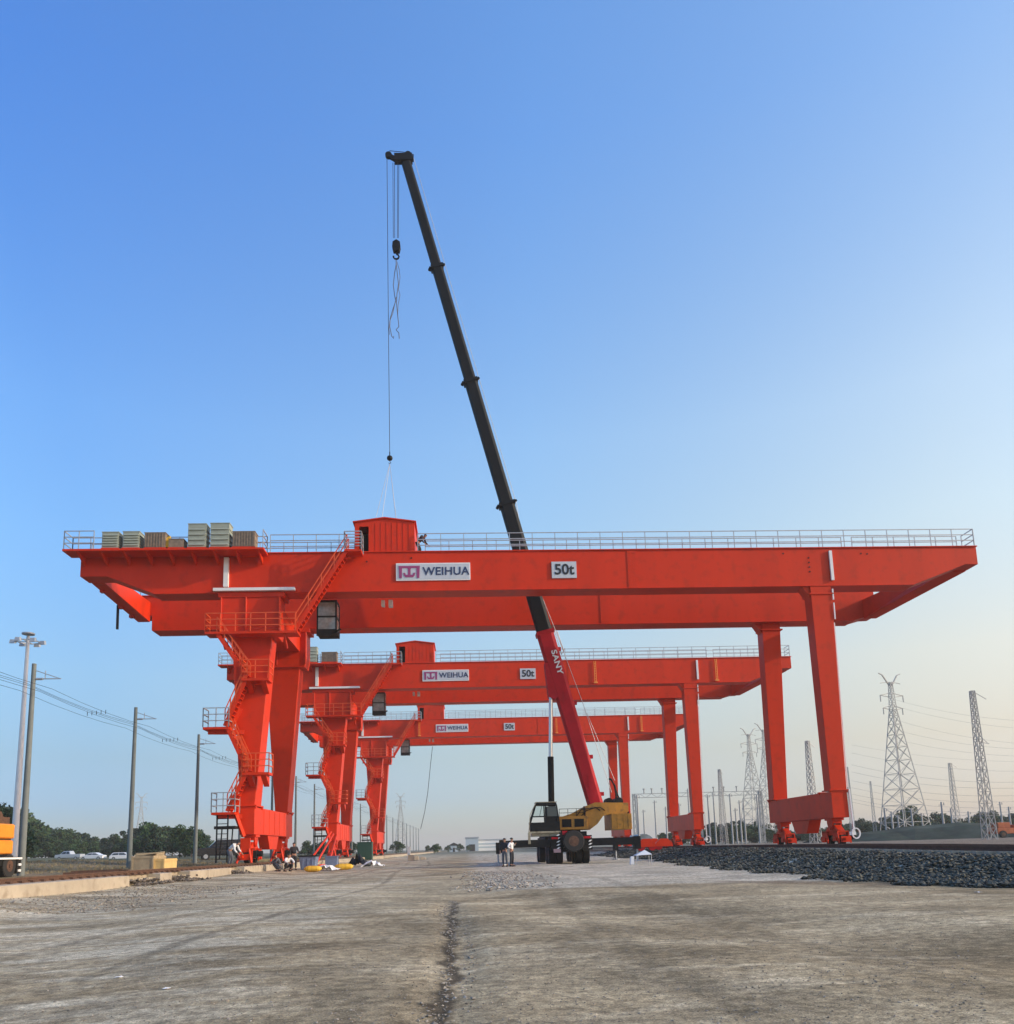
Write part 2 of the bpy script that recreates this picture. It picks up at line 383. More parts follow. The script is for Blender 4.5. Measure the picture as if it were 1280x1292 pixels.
for _ in range(1500):
    x = random.gauss(-9.6, 1.2); y = random.uniform(19, 32); s = random.uniform(.015, .045); pts.append((x, y, height(x, y) + s*.3, s))
stones('pebbles', pts, ST2, 'small loose stones strewn over the dirt road and its dark trench line')
pts = []
for _ in range(1300):
    y = random.uniform(22.5, 40); x = 1.0 + random.gauss(0, .7) + (y-22)*.03; s = random.uniform(.02, .06); pts.append((x, y, height(x, y) + s*.3, s))
stones('rubble', pts, ST3, 'pale broken rubble scattered on the road short of the two standing workers')

# rail beams and rails
bb = MB()
segs = [(-30, 30.6), (33.6, 34.9), (37.1, 39.6), (39.7, 43.5), (46, 300)]
bb.box(-13.1, -12.55, -30, 400, .1, .52)
for a, b in segs:
    bb.prism([(-12.56, .0), (-12.0, .0), (-12.02, .52), (-12.56, .54)], 'y', a, b)
beam = bb.build('concrete_beam', CONC, bevel=.02); tag(beam, 'long pale concrete rail beam with a broken gap along the left side of the road', 'concrete beam')
dm = []
for c, n in ((32.1, 260), (36, 200), (44.8, 380)):
    for _ in range(n):
        y = random.gauss(c, .8); x = -12.1 + random.uniform(-.4, .6); s = random.uniform(.04, .13); dm.append((x, y, .12 + .22*random.random()*(1 if x < -11.9 else .4), s))
stones('soil_clods', dm, stone_mat('soil', (.05, .04, .03), (.20, .16, .12)), 'brown soil and rubble spilling through the gap in the left concrete beam')

def rail(x, y0, y1, zf, name, label):
    b = MB(); y = y0
    while y < y1:
        y2 = min(y1, y + 6); z0, z1 = zf(y), zf(y2)
        b.bar((x, y, z0+.02), (x, y2, z1+.02), .13, .04); b.bar((x, y, z0+.08), (x, y2, z1+.08), .03, .10); b.bar((x, y, z0+.14), (x, y2, z1+.14), .075, .04)
        y = y2
    o = b.build(name, RUST); tag(o, label, 'rail', 'crane and track rails'); return b, o
_, rl = rail(-12.5, -20, 380, lambda y: .53, 'crane_rail', 'rusty crane rail on the left concrete beam')
cl = MB(); cl.box(-12.66, -12.34, 0, .12, .525, .60); cl = cl.build('rail_clip', RUST, rl, loc=(0, 18, 0)); y = 18.6
while y < 66: c_ = cl.copy(); scene.collection.objects.link(c_); c_.parent = rl; c_.location = (0, y, 0); y += .6
rail(22.4, 8, 380, lambda y: bank_top(y) - .05, 'crane_rail', 'rusty crane rail under the right-hand crane legs')
sm = []
_, r1 = rail(17.0, 8, 380, lambda y: bank_top(y) + .08, 'track_rail', 'rusty rail of the ballasted track nearest the road on the right bank')
_, r2 = rail(18.45, 8, 380, lambda y: bank_top(y) + .08, 'track_rail', 'second rusty rail of the ballasted track on the right bank')
slp = MB(); y = 10
while y < 160: slp.box(16.5, 18.95, y, y+.24, bank_top(y)-.05, bank_top(y)+.085); y += .65
tag(slp.build('sleepers', CONC), 'concrete sleepers under the ballasted track on the right bank', 'sleepers', kind='structure')
rp = MB(); z = .46
for (x0, y0, x1, y1) in [(-17.8, 38, -15.6, 38.4), (-17.4, 38.8, -15.2, 38.6), (-18.1, 39.4, -15.9, 39.6)]:
    rp.bar((x0, y0, z+.08), (x1, y1, z+.1), .14, .14); z += .02
tag(rp.build('steel_offcuts', RUST), 'rusty steel lengths lying behind the left rail beside the crates', 'steel lengths')

# ------------------------------------------------------------------ gantry crane
GX = 4.9
D1, D2, D3 = 48.33, 78.74, 114.12
def text_mesh(txt, size, depth, m, name, parent, loc, rot=(R(90), 0, 0), bold=0, sx=1, spacing=1):
    cu = bpy.data.curves.new(name, 'FONT'); cu.body = txt; cu.size = size; cu.extrude = depth; cu.offset = bold; cu.align_x = 'CENTER'; cu.align_y = 'CENTER'; cu.space_character = spacing
    o = bpy.data.objects.new(name, cu); scene.collection.objects.link(o)
    dg = bpy.context.evaluated_depsgraph_get(); me = bpy.data.meshes.new_from_object(o.evaluated_get(dg)); me.name = name
    bpy.data.objects.remove(o); me.materials.clear(); me.materials.append(m)
    o = bpy.data.objects.new(name, me); scene.collection.objects.link(o); o.parent = parent; o.location = loc; o.rotation_euler = rot; o.scale = (sx, 1, 1)
    return o

def railing(b, pts, h=1.12, step=1.4, rails=3, r=.022):
    """pts: polyline of base points"""
    for a, c in zip(pts[:-1], pts[1:]):
        a = Vector(a); c = Vector(c); n = max(1, round((c-a).length/step))
        for k in range(n+1):
            p = a.lerp(c, k/n); b.bar(p, p + Vector((0, 0, h)), r*2, r*2)
        for k in range(rails):
            dz = Vector((0, 0, h*(k+1)/rails)); b.bar(a+dz, c+dz, r*2, r*2)
def flight(b, rb, a, c, w=.7):
    """stair flight between a (top) and c (bottom), steps along y-width w"""
    a = Vector(a); c = Vector(c); n = max(4, int(abs(a.z-c.z)/.24))
    for dy in (0, w): b.bar(a + Vector((0, dy, 0)), c + Vector((0, dy, 0)), .05, .22)
    for k in range(n):
        p = a.lerp(c, (k+.5)/n); b.box(p.x-.13, p.x+.13, p.y, p.y+w, p.z-.02, p.z+.02)
    for dy in (0, w):
        for k in range(5):
            p = a.lerp(c, k/4) + Vector((0, dy, 0)); rb.bar(p, p + Vector((0, 0, .95)), .05)
        for hh in (.5, .95): rb.bar(a + Vector((0, dy, hh)), c + Vector((0, dy, hh)), .05)
def landing(b, rb, x0, x1, y0, y1, z, bracket=None):
    b.box(x0, x1, y0, y1, z-.14, z)
    railing(rb, [(x0, y1, z), (x0, y0, z), (x1, y0, z), (x1, y1, z)], 1.1, .75, 3, .025)

OFF = (GX, 0, .68)          # crane coordinates -> local coordinates of its Empty
def make_crane(label, y):
    root = empty('gantry_crane', (GX, y, .68), label, 'gantry crane', 'orange-red gantry cranes over the road')
    def P(b, name, m=RED, parent=root, **k):
        return b.build(name, m, parent, off=OFF if parent == root else (0,0,0), **k)
    def S(b, name, m, parent): return b.build(name, m, parent, off=OFF)
    # main girders
    g = MB()
    g.prism([(-22.65, 19.12), (-22.65, 17.80), (-21.1, 17.80), (-18.35, 16.70), (28.46, 16.70), (31.9, 17.97), (32.75, 17.97), (32.75, 19.12)], 'y', 0.03, 1.27)
    g.box(-22.7, 32.8, -.05, 1.35, 19.12, 19.19)                 # top flange
    g.box(-18.3, 28.4, -.04, 1.34, 16.64, 16.70)                 # bottom flange
    gf_ = P(g, 'main_girder', bevel=.012)
    sp_ = MB(); 
    for x in (10.6,): sp_.box(x-.3, x+.3, .0, .03, 16.72, 19.10)
    for k in range(9):
        for dx in (-.2, -.1, .1, .2):
            sp_.box(10.6+dx-.02, 10.6+dx+.02, -.02, .0, 16.9+k*.25, 16.95+k*.25)
    S(sp_, 'splice_plate', RED, gf_)
    g = MB()
    g.prism([(-22.4, 19.12), (-22.4, 17.75), (-21.45, 17.75), (-21.45, 16.70), (28.5, 16.70), (29.4, 16.95), (30.1, 16.98), (30.1, 19.12)], 'y', 8.2, 9.6)
    g.box(-22.45, 30.2, 8.12, 9.68, 19.12, 19.19); g.box(-21.4, 28.45, 8.13, 9.67, 16.64, 16.70)
    gr_ = P(g, 'main_girder', bevel=.012)
    sp_ = MB(); sp_.box(9.9, 10.5, 8.16, 8.2, 16.72, 19.1); S(sp_, 'splice_plate', RED, gr_)
    # end ties
    b = MB(); b.hexa([(-22.5,1.27,17.78),(-21.7,1.27,17.78),(-21.6,8.25,17.30),(-22.4,8.25,17.30)], [(-22.5,1.27,18.7),(-21.7,1.27,18.7),(-21.6,8.25,18.7),(-22.4,8.25,18.7)])
    for q in (.15, .55, .8): b.box(-22.5, -22.2, 1.3+7*q, 1.6+7*q, 17.78-.5*q-.12, 17.78-.5*q+.05)
    P(b, 'end_tie')
    b = MB(); b.hexa([(31.4,1.27,17.93),(32.7,1.27,17.93),(30.1,8.2,16.78),(29.2,8.2,16.78)], [(31.9,1.27,18.8),(32.7,1.27,18.8),(30.1,8.2,18.2),(29.2,8.2,18.2)])
    P(b, 'end_tie')
    # left leg heads (saddles)
    for y0, y1 in ((-.02, 1.32), (8.18, 9.62)):
        b = MB(); b.hexa([(-14.0,y0,13.9),(-10.95,y0,13.9),(-10.95,y1,13.9),(-14.0,y1,13.9)], [(-14.35,y0,14.5),(-10.85,y0,14.5),(-10.85,y1,14.5),(-14.35,y1,14.5)])
        b.box(-14.35, -10.85, y0, y1, 14.5, 16.38); b.box(-14.5, -10.6, y0-.08, y1+.08, 16.38, 16.64)
        for x in (-14.35, -12.9, -10.93): b.box(x, x+.08, y0-.1, y0, 14.1, 16.38)
        P(b, 'leg_head', bevel=.01)
    # cross saddle between the two left heads, high up
    b = MB(); b.box(-13.9, -11.3, 1.32, 8.18, 15.0, 16.4); P(b, 'cross_beam')
    # left legs (broad, tapering)
    for (t0, t1, b0, b1) in ((0.0, 1.3, 0.0, 1.55), (8.3, 9.6, 8.8, 10.35)):
        b = MB(); b.hexa([(-12.95,b0,3.9),(-12.14,b0,3.9),(-12.14,b1,3.9),(-12.95,b1,3.9)], [(-13.64,t0,13.9),(-11.32,t0,13.9),(-11.32,t1,13.9),(-13.64,t1,13.9)])
        b.box(-13.1, -12.0, b0-.08, b1+.08, 3.9, 3.98)
        P(b, 'leg', bevel=.012)
    # right legs (slender)
    for (t0, t1, b0, b1) in ((0.0, 1.0, 0.0, .95), (8.5, 9.55, 9.25, 10.3)):
        b = MB(); b.hexa([(21.85,b0,3.9),(22.83,b0,3.9),(22.83,b1,3.9),(21.85,b1,3.9)], [(21.72,t0,16.64),(23.05,t0,16.64),(23.05,t1,16.64),(21.72,t1,16.64)])
        b.prism([(21.25, 16.64), (21.74, 15.9), (21.74, 16.64)], 'y', t0+.1, t1-.1)
        b.box(21.6, 23.2, t0-.06, t1+.06, 16.1, 16.2); b.box(21.74, 22.95, b0-.08, b1+.08, 3.9, 3.98)
        P(b, 'leg', bevel=.012)
    for x0, x1 in ((-12.95, -12.12), (21.85, 22.83)):
        b = MB(); b.box(x0, x1, 0, 10.4, 2.3, 3.86)
        b.hexa([(x0+.1,4.3,1.45),(x1-.1,4.3,1.45),(x1-.1,6.1,1.45),(x0+.1,6.1,1.45)], [(x0+.1,3.7,2.3),(x1-.1,3.7,2.3),(x1-.1,6.7,2.3),(x0+.1,6.7,2.3)])
        for y_ in (2.2, 3.6, 5.0, 6.4, 7.8): b.box(x1, x1+.02, y_, y_+.06, 2.36, 3.8)
        for y_ in (0, 1.6, 8.7, 10.2): b.box(x0-.07, x1+.07, y_-.03+.02, y_+.19, 3.78, 3.92)
        P(b, 'sill_beam', bevel=.012)
        xc = (x0+x1)/2
        for yc in (1.0, 9.2):
            b = MB(); b.box(xc-.38, xc+.38, yc-.5, yc+.5, 2.16, 2.3); b.box(xc-.3, xc+.3, yc-.38, yc+.38, 1.98, 2.16)
            for dx in (-.3, .22): b.prism([(yc-.38, 2.0), (yc+.38, 2.0), (yc+.2, 1.62), (yc-.2, 1.62)], 'x', xc+dx, xc+dx+.08)
            b.tube((xc-.34, yc, 1.72), (xc+.34, yc, 1.72), .12, n=12)
            b.prism([(yc-1.0, 1.28), (yc+1.0, 1.28), (yc+1.0, 1.45), (yc+.4, 1.88), (yc-.4, 1.88), (yc-1.0, 1.45)], 'x', xc-.2, xc+.2)
            for dy in (-.75, .75):
                for dx in (-.36, .29):
                    b.prism([(yc+dy-.42, .92), (yc+dy+.42, .92), (yc+dy+.3, 1.5), (yc+dy-.3, 1.5)], 'x', xc+dx, xc+dx+.07)
                b.box(xc-.36, xc+.36, yc+dy-.3, yc+dy+.3, 1.44, 1.52)
                for dx in (-.42, .36): b.box(xc+dx, xc+dx+.06, yc+dy-.13, yc+dy+.13, .92, 1.16)
                b.bar((xc-.36, yc+dy*1.0-.43, .8), (xc-.36, yc+dy-.43, 1.1), .06); b.bar((xc+.36, yc+dy-.43, .8), (xc+.36, yc+dy-.43, 1.1), .06)
            b.box(xc-.3, xc+.3, yc-1.42, yc-1.3, .86, 1.2); b.tube((xc-.12, yc-1.75, 1.03), (xc-.12, yc-1.42, 1.03), .09, n=10); b.box(xc-.3, xc+.3, yc+1.3, yc+1.42, .86, 1.2)
            if x0 < 0:
                for dx in (-.42, .42): b.bar((xc+dx*.5, yc-1.25, 1.5), (xc+dx, yc-1.5, .7), .10)
                b.box(xc-.27, xc+.27, yc-1.3, yc-1.2, 1.3, 2.1)
            bo = P(b, 'bogie')
            mo_ = MB(); mo_.tube((xc+.36, yc-.75, 1.2), (xc+.85, yc-.75, 1.2), .17, n=12); mo_.box(xc+.34, xc+.55, yc-1.0, yc-.5, .95, 1.4); S(mo_, 'drive_motor', DARK, bo)
            for dy in (-.75, .75):
                wv = MB(); wv.tube((xc-.13, yc+dy, .68+.36), (xc+.13, yc+dy, .68+.36), .36, n=20); wv.tube((xc-.16, yc+dy, 1.04), (xc+.16, yc+dy, 1.04), .12, n=12)
                S(wv, 'wheel', DARK, bo)
    # ducts
    b = MB(); b.box(-14.2, -13.92, -.16, .03, 17.02, 18.85); P(b, 'cable_duct', WHITE)
    b = MB(); b.box(-14.75, -9.95, -.3, -.05, 16.72, 16.9); P(b, 'cable_duct', WHITE)
    b = MB(); b.box(23.1, 23.28, -.1, .02, 17.0, 18.93); b.box(23.08, 23.16, -.06, .02, 15.75, 16.45); b.bar((23.12, -.03, 15.55), (23.1, -.03, 14.5), .07); b.bar((23.09, .1, 14.3), (22.95, .1, 4.1), .06); P(b, 'cable_duct', WHITE)
    b = MB()
    for k in range(14): a0_, a1_ = 2*math.pi*k/14, 2*math.pi*(k+1)/14; b.bar((23.1+.24*math.cos(a0_), -.1, 1.35+.3*math.sin(a0_)), (23.1+.24*math.cos(a1_), -.1, 1.35+.3*math.sin(a1_)), .07)
    b.bar((22.95, -.05, 4.0), (23.02, -.05, 1.35), .08); b.box(22.7, 23.1, -.1, .1, 1.25, 1.45); P(b, 'cable_reel', WHITE)
    # head walkway with railing, stairs and landings
    f = MB(); rr = MB()
    f.box(-14.9, -9.6, -1.1, -.1, 13.86, 14.0)
    for x in (-14.0, -10.4): f.bar((x, -.05, 13.2), (x, -1.0, 13.88), .1, .14)
    railing(rr, [(-14.9, -.15, 14.0), (-14.9, -1.1, 14.0), (-9.7, -1.1, 14.0)], 1.1, .9, 3, .025)
    wk = P(f, 'walkway'); S(rr, 'railing', ORG, wk)
    FL = [((-6.75, -1.0, 18.95), (-9.75, -1.0, 14.05)), ((-14.25, -1.0, 13.95), (-12.45, -1.0, 11.3)), ((-12.5, -1.0, 11.2), (-13.65, -1.0, 8.45)),
          ((-13.5, -1.0, 8.35), (-12.3, -1.0, 5.8)), ((-12.4, -1.0, 5.7), (-13.4, -1.0, 3.6))]
    for a, c in FL:
        f = MB(); rr = MB(); flight(f, rr, a, c); st = P(f, 'stair_flight', RED); S(rr, 'handrail', ORG, st)
    LD = [(-6.9, -5.9, 18.95, RED, GALV), (-12.75, -11.2, 11.2, RED, ORG), (-14.85, -13.4, 8.4, RED, GALV), (-12.6, -11.1, 5.75, RED, ORG), (-14.25, -12.95, 3.55, RED, GALV)]
    for x0, x1, z, m1, m2 in LD:
        f = MB(); rr = MB(); landing(f, rr, x0, x1, -1.1, -.12, z)
        if x1 < -12.9:
            f.bar((x1-.1, -.5, z-.1), (-12.7, -.02, z-1.35), .16, .2); f.bar((x0+.15, -.6, z-.22), (-12.75, -.25, z-.22), .22, .26)
            f.bar((x1-.1, -.2, z), (-13.0, -.1, z+1.2), .14, .18)
        elif x0 < -9: f.prism([(-1.0, z-.12), (-.02, z-.12), (-.02, z-.75)], 'x', x0+.2, x0+.5); f.prism([(-1.0, z-.12), (-.02, z-.12), (-.02, z-.75)], 'x', x1-.5, x1-.2)
        ld = P(f, 'landing', m1); S(rr, 'railing', m2, ld)
    b = MB()
    b.box(-14.1, -12.95, -1.0, -.2, 2.62, 2.78)
    for x in (-13.95, -13.35):
        b.bar((x, -.95, .75), (x, -.95, 3.5), .07)
    z = .95
    while z < 3.5: b.bar((-13.95, -.95, z), (-13.35, -.95, z), .04); z += .28
    for dx in (-13.95, -13.35): b.bar((dx, -.3, .95), (dx+.1, -.3, 2.65), .06)
    P(b, 'ladder', DARK)
    # electrical platform at left end
    f = MB(); rr = MB()
    f.box(-23.15, -11.6, -1.25, -.06, 18.93, 19.05)
    for k in range(9): f.prism([(-1.2, 18.93), (-.05, 18.93), (-.05, 18.4)], 'x', -22.4+k*1.3, -22.3+k*1.3)
    railing(rr, [(-21.4, -1.2, 19.06), (-23.1, -1.2, 19.06), (-23.1, -.12, 19.06), (-11.65, -.12, 19.06), (-11.65, -1.2, 19.06)], 1.1, 1.0, 3)
    pl_ = P(f, 'equipment_platform'); S(rr, 'railing', GALV, pl_)
    rr = MB()
    railing(rr, [(-11.5, .02, 19.19), (-6.0, .02, 19.19)], 1.12, 1.4, 3)
    railing(rr, [(-2.6, .02, 19.19), (32.65, .02, 19.19)], 1.12, 1.4, 3)
    P(rr, 'railing', GALV)
    rr = MB(); railing(rr, [(-22.6, 1.25, 19.19), (-6.6, 1.25, 19.19)], 1.1, 1.4, 3); railing(rr, [(-2.2, 1.25, 19.19), (24.6, 1.25, 19.19)], 1.12, 1.45, 3); railing(rr, [(25.3, 1.25, 19.19), (32.3, 1.25, 19.19)], 1.12, 1.45, 3)
    railing(rr, [(32.65, 0, 19.19), (32.65, 1.25, 19.19)], 1.12, 1.2, 3)
    P(rr, 'railing', GALV)
    rr = MB(); railing(rr, [(-22.3, 8.2, 19.19), (30.0, 8.2, 19.19)], 1.12, 1.5, 3); P(rr, 'railing', GALV)
    # operator cab
    b = MB(); cx0, cx1, cy0, cy1, cz0, cz1 = -8.95, -7.72, 1.45, 2.75, 14.45, 16.6
    b.box(cx0, cx1, cy0, cy1, cz0, cz0+.3); b.box(cx0, cx1, cy0, cy1, cz1-.14, cz1)
    for x in (cx0, cx1-.09):
        for y_ in (cy0, cy1-.09): b.box(x, x+.09, y_, y_+.09, cz0+.3, cz1-.14)
    b.box(cx0, cx1, cy0, cy0+.07, 15.5, 15.6); b.box(cx1-.07, cx1, cy0, cy1, 15.5, 15.6)
    b.bar((cx0, cy0+.05, cz0-.05), (cx1-.4, cy0+.05, cz0-.05), .12); b.bar((cx1-.4, cy0+.05, cz0-.05), (cx1+.25, cy0+.05, cz0+.3), .1)
    cb = P(b, 'operator_cab', DARK)
    b = MB(); b.box(cx0+.05, cx1-.05, cy0+.03, cy0+.04, cz0+.3, cz1-.14); b.box(cx1-.04, cx1-.03, cy0+.05, cy1-.05, cz0+.3, cz1-.14); S(b, 'window', CABGL, cb)
    b = MB(); b.box(cx0+.09, cx1-.09, cy1-.3, cy1-.1, cz0+.3, cz1-.2); b.box(-8.6, -8.0, 2.2, 2.7, cz0+.3, cz0+1.1); S(b, 'seat', DARK, cb)
    b = MB(); b.box(-5.0, -4.8, 1.6, 2.0, 16.25, 16.6); P(b, 'floodlight', WHITE); b = MB(); b.box(-4.55, -4.3, 1.6, 2.0, 16.2, 16.62); P(b, 'floodlight', WHITE)
    # signs
    b = MB(); b.box(-3.93, .58, -.045, .028, 17.3, 18.4); s1 = P(b, 'name_sign', WHITE)
    b = MB(); b.box(-3.86, .51, -.052, -.03, 17.37, 18.33); b.box(-3.86, -2.4, -.056, -.051, 17.37, 18.33); S(b, 'sign_face', SIGNW, s1)
    b = MB(); y0, y1 = -.075, -.05
    b.prism([(-3.78, 18.22), (-3.56, 18.22), (-3.56, 18.1), (-3.58, 17.45), (-3.74, 17.45), (-3.76, 18.0)], 'y', y0, y1)
    b.prism([(-2.48, 18.22), (-2.70, 18.22), (-2.70, 18.1), (-2.68, 17.45), (-2.52, 17.45), (-2.50, 18.0)], 'y', y0, y1)
    b.prism([(-3.56, 18.22), (-2.70, 18.22), (-2.70, 18.08), (-3.0, 18.08), (-3.06, 18.0), (-3.20, 18.0), (-3.26, 18.08), (-3.56, 18.08)], 'y', y0+.002, y1)
    b.box(-3.21, -3.05, y0+.004, y1, 17.6, 18.0)
    b.prism([(-3.50, 17.78), (-3.38, 17.78), (-3.34, 17.66), (-2.92, 17.66), (-2.88, 17.78), (-2.76, 17.78), (-2.80, 17.62), (-2.90, 17.50), (-3.36, 17.50), (-3.46, 17.62)], 'y', y0-.002, y1)
    S(b, 'emblem', PURP, s1)
    tx = text_mesh('WEIHUA', .70, .008, NAVY, 'lettering', s1, (-.90-OFF[0], -.062, 17.85-OFF[2]), bold=.013, sx=1.0, spacing=1.05)
    b = MB(); b.box(5.58, 7.11, -.045, .028, 17.35, 18.4); s2 = P(b, 'capacity_sign', SIGNW)
    text_mesh('50t', .93, .008, BLKT, 'lettering', s2, (6.345-OFF[0], -.058, 17.87-OFF[2]), bold=.022, sx=.98)
    return root, P, S

def house(root, loc_off):
    """machinery house with open doorway; returns parts; coordinates in crane space"""
    x0, x1, y0, y1, z0, z1, zp = -6.45, -2.8, .15, 3.3, 19.25, 21.12, 21.36
    xm = (x0+x1)/2
    b = MB()
    # front wall with door opening
    b.box(x0, -6.18, y0, y0+.06, z0, z1); b.box(-5.6, x1, y0, y0+.06, z0, z1); b.box(-6.18, -5.6, y0, y0+.06, 20.85, z1); b.prism([(x0, z1), (x1, z1), (xm, zp)], 'y', y0, y0+.06)
    b.box(x0, x1, y1-.06, y1, z0, z1); b.prism([(x0, z1), (x1, z1), (xm, zp)], 'y', y1-.06, y1)
    b.box(x0, x0+.06, y0+.06, y1-.06, z0, z1); b.box(x1-.06, x1, y0+.06, y1-.06, z0, z1); b.box(x0, x1, y0, y1, z0-.06, z0)
    for k in range(7):
        x = -5.2 + k*.34; b.box(x, x+.03, y0-.02, y0, z0+.05, z1-.05)
    return b, (x0, x1, y0, y1, z0, z1, zp)
def house_roof():
    b = MB(); x0, x1, xm = -6.5, -2.75, -4.625
    b.prism([(x0-.06, 21.10), (x0-.06, 21.17), (xm, 21.43), (x1+.06, 21.17), (x1+.06, 21.10), (xm, 21.36)], 'y', .05, 3.4)
    return b
crane1, P1, S1 = make_crane('nearest and largest orange-red gantry crane, with seven cabinets on its left end', D1)
crane2 = copy_tree(crane1); crane2.location = (GX, D2, .68); crane2['label'] = 'middle orange-red gantry crane, standing behind the nearest one'
crane3 = copy_tree(crane1); crane3.location = (GX, D3, .68); crane3['label'] = 'farthest and smallest orange-red gantry crane, last of the three in line'
# door + house: slung house on crane 1 is a thing of its own, on the other cranes it is a part
b, _ = house(None, None)
hs = empty('machinery_house', (-4.6, D1+1.7, 19.19), 'red gabled machinery house slung from the mobile crane on top of the nearest gantry crane', 'machinery house')
ho = (-4.6, 1.7, 19.19)
b.build('wall', RED, hs, off=ho); house_roof().build('roof', RED, hs, off=ho)
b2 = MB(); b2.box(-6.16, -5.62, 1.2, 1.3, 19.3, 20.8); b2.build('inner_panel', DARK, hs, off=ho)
for c in (crane2, crane3):
    b, _ = house(None, None); hw = b.build('machinery_house', RED, c, off=OFF)
    house_roof().build('roof', RED, hw, off=OFF)
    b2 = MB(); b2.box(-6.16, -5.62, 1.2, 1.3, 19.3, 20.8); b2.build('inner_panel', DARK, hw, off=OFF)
    # thin inspection ladders on the girder face
    for x in (12.9, 25.0, -6.3 if c is crane3 else 25.02):
        if x == 25.02: continue
        l = MB()
        for dx in (0, .16): l.bar((x+dx, -.1, 16.9), (x+dx, -.1, 19.0), .05)
        z = 17.0
        while z < 19: l.bar((x, -.1, z), (x+.16, -.1, z), .03); z += .25
        l.box(x-.1, x+.28, -.2, 0, 16.8, 16.92); l.build('face_ladder', FLAD, c, off=OFF)
# access hatch marks on girder face of nearest crane
b = MB()
for (x, z) in ((-3.0, 18.75), (-5.7, 18.55), (25.2, 18.75), (25.6, 18.72), (20.2, 18.8), (23.0-1.2, 18.5), (21.8, 18.2), (21.8, 17.9), (21.8, 17.6)): b.tube((x, .0, z), (x, .028, z), .05, n=10)
b.build('drain_hole', DARK, crane1, off=OFF)
h0_, h1_ = at(149, 764, D1+5.5), at(148, 794, D1+5.5); b = MB(); b.bar((h0_.x, 5.5, h0_.z), (h1_.x, 5.5, h1_.z), .13); b.bar((h0_.x-.05, 5.5, h0_.z+.05), (h0_.x+.8, 5.5, h0_.z+.25), .1); b.build('hanging_bar', DARK, crane1, off=OFF)

# cabinets on the platforms: x0, x1, height, material, kind
CAB = [(-21.05, -20.05, 1.08, CABN, 'leftmost grey-green louvred cabinet on the nearest crane platform', 'louvre'),
       (-19.85, -18.85, 1.10, CABN, 'grey-green louvred cabinet, second from the left on the nearest crane platform', 'louvre'),
       (-18.6, -17.35, 1.02, CABN2, 'dark brown crate-like cabinet, third from the left on the nearest crane platform', 'crate'),
       (-17.2, -16.3, .62, CABN2, 'small low brown box with yellow tarpaulin between brown crate and tall cabinets', 'low'),
       (-16.1, -15.0, 1.55, CABN, 'left one of the two tall grey-green cabinets on the nearest crane platform', 'tall'),
       (-14.8, -13.65, 1.58, CABN, 'right one of the two tall grey-green cabinets on the nearest crane platform', 'tall'),
       (-13.5, -12.15, 1.05, CABN2, 'wide brown-grey cabinet at the right end of the nearest crane platform', 'crate')]
def cabinet(x0, x1, h, m, label, kind, Yb):
    r = empty('electrical_cabinet', ((x0+x1)/2, Yb-.65, 19.06), label, 'cabinet', 'electrical cabinets on the crane platforms')
    of = ((x0+x1)/2, -.65, 19.06)
    b = MB(); b.box(x0+.03, x1-.03, -1.02, -.28, 19.18, 19.06+h)
    b.box(x0, x1, -1.04, -.26, 19.06+h, 19.1+h)
    if kind == 'crate':
        for k in range(int((x1-x0)/.16)): b.box(x0+.06+k*.16, x0+.12+k*.16, -1.05, -1.02, 19.2, 19.05+h)
    b.build('housing', m, r, off=of)
    b = MB(); b.box(x0, x0+.14, -1.05, -.25, 19.06, 19.18); b.box(x1-.14, x1, -1.05, -.25, 19.06, 19.18); b.box(x0+.14, x1-.14, -1.05, -.9, 19.08, 19.18); b.build('plinth', RED, r, off=of)
    if kind in ('louvre', 'tall'):
        b = MB(); n = 5 if kind == 'louvre' else 4
        for k in range(n):
            z = 19.3 + k*(h-.3)/n; b.prism([(-1.02, z+.1), (-1.02, z), (-1.08, z)], 'x', x0+.08, x1-.08); b.prism([(-1.0, z), (-.3, z), (-.3, z+.04), (-1.0, z+.04)], 'x', x1-.03, x1+.01)
        b.build('louvre', m, r, off=of)
    if kind == 'low':
        b = MB(); b.hexa([(x0-.3,-.9,19.25),(x0+.2,-.9,19.25),(x0+.2,-.4,19.25),(x0-.3,-.4,19.25)], [(x0-.2,-.8,19.85),(x0+.02,-.8,20.0),(x0+.1,-.5,19.75),(x0-.2,-.5,19.8)]); b.build('tarpaulin', YBAG, r, off=of)
    return r
for c in CAB: cabinet(*c, D1)
cabinet(-14.9, -13.9, 1.58, CABN, 'tall grey cabinet on the platform of the middle gantry crane', 'tall', D2)
cabinet(-13.5, -12.0, 1.05, CABN2, 'low dark cabinet on the platform of the middle gantry crane', 'crate', D2)

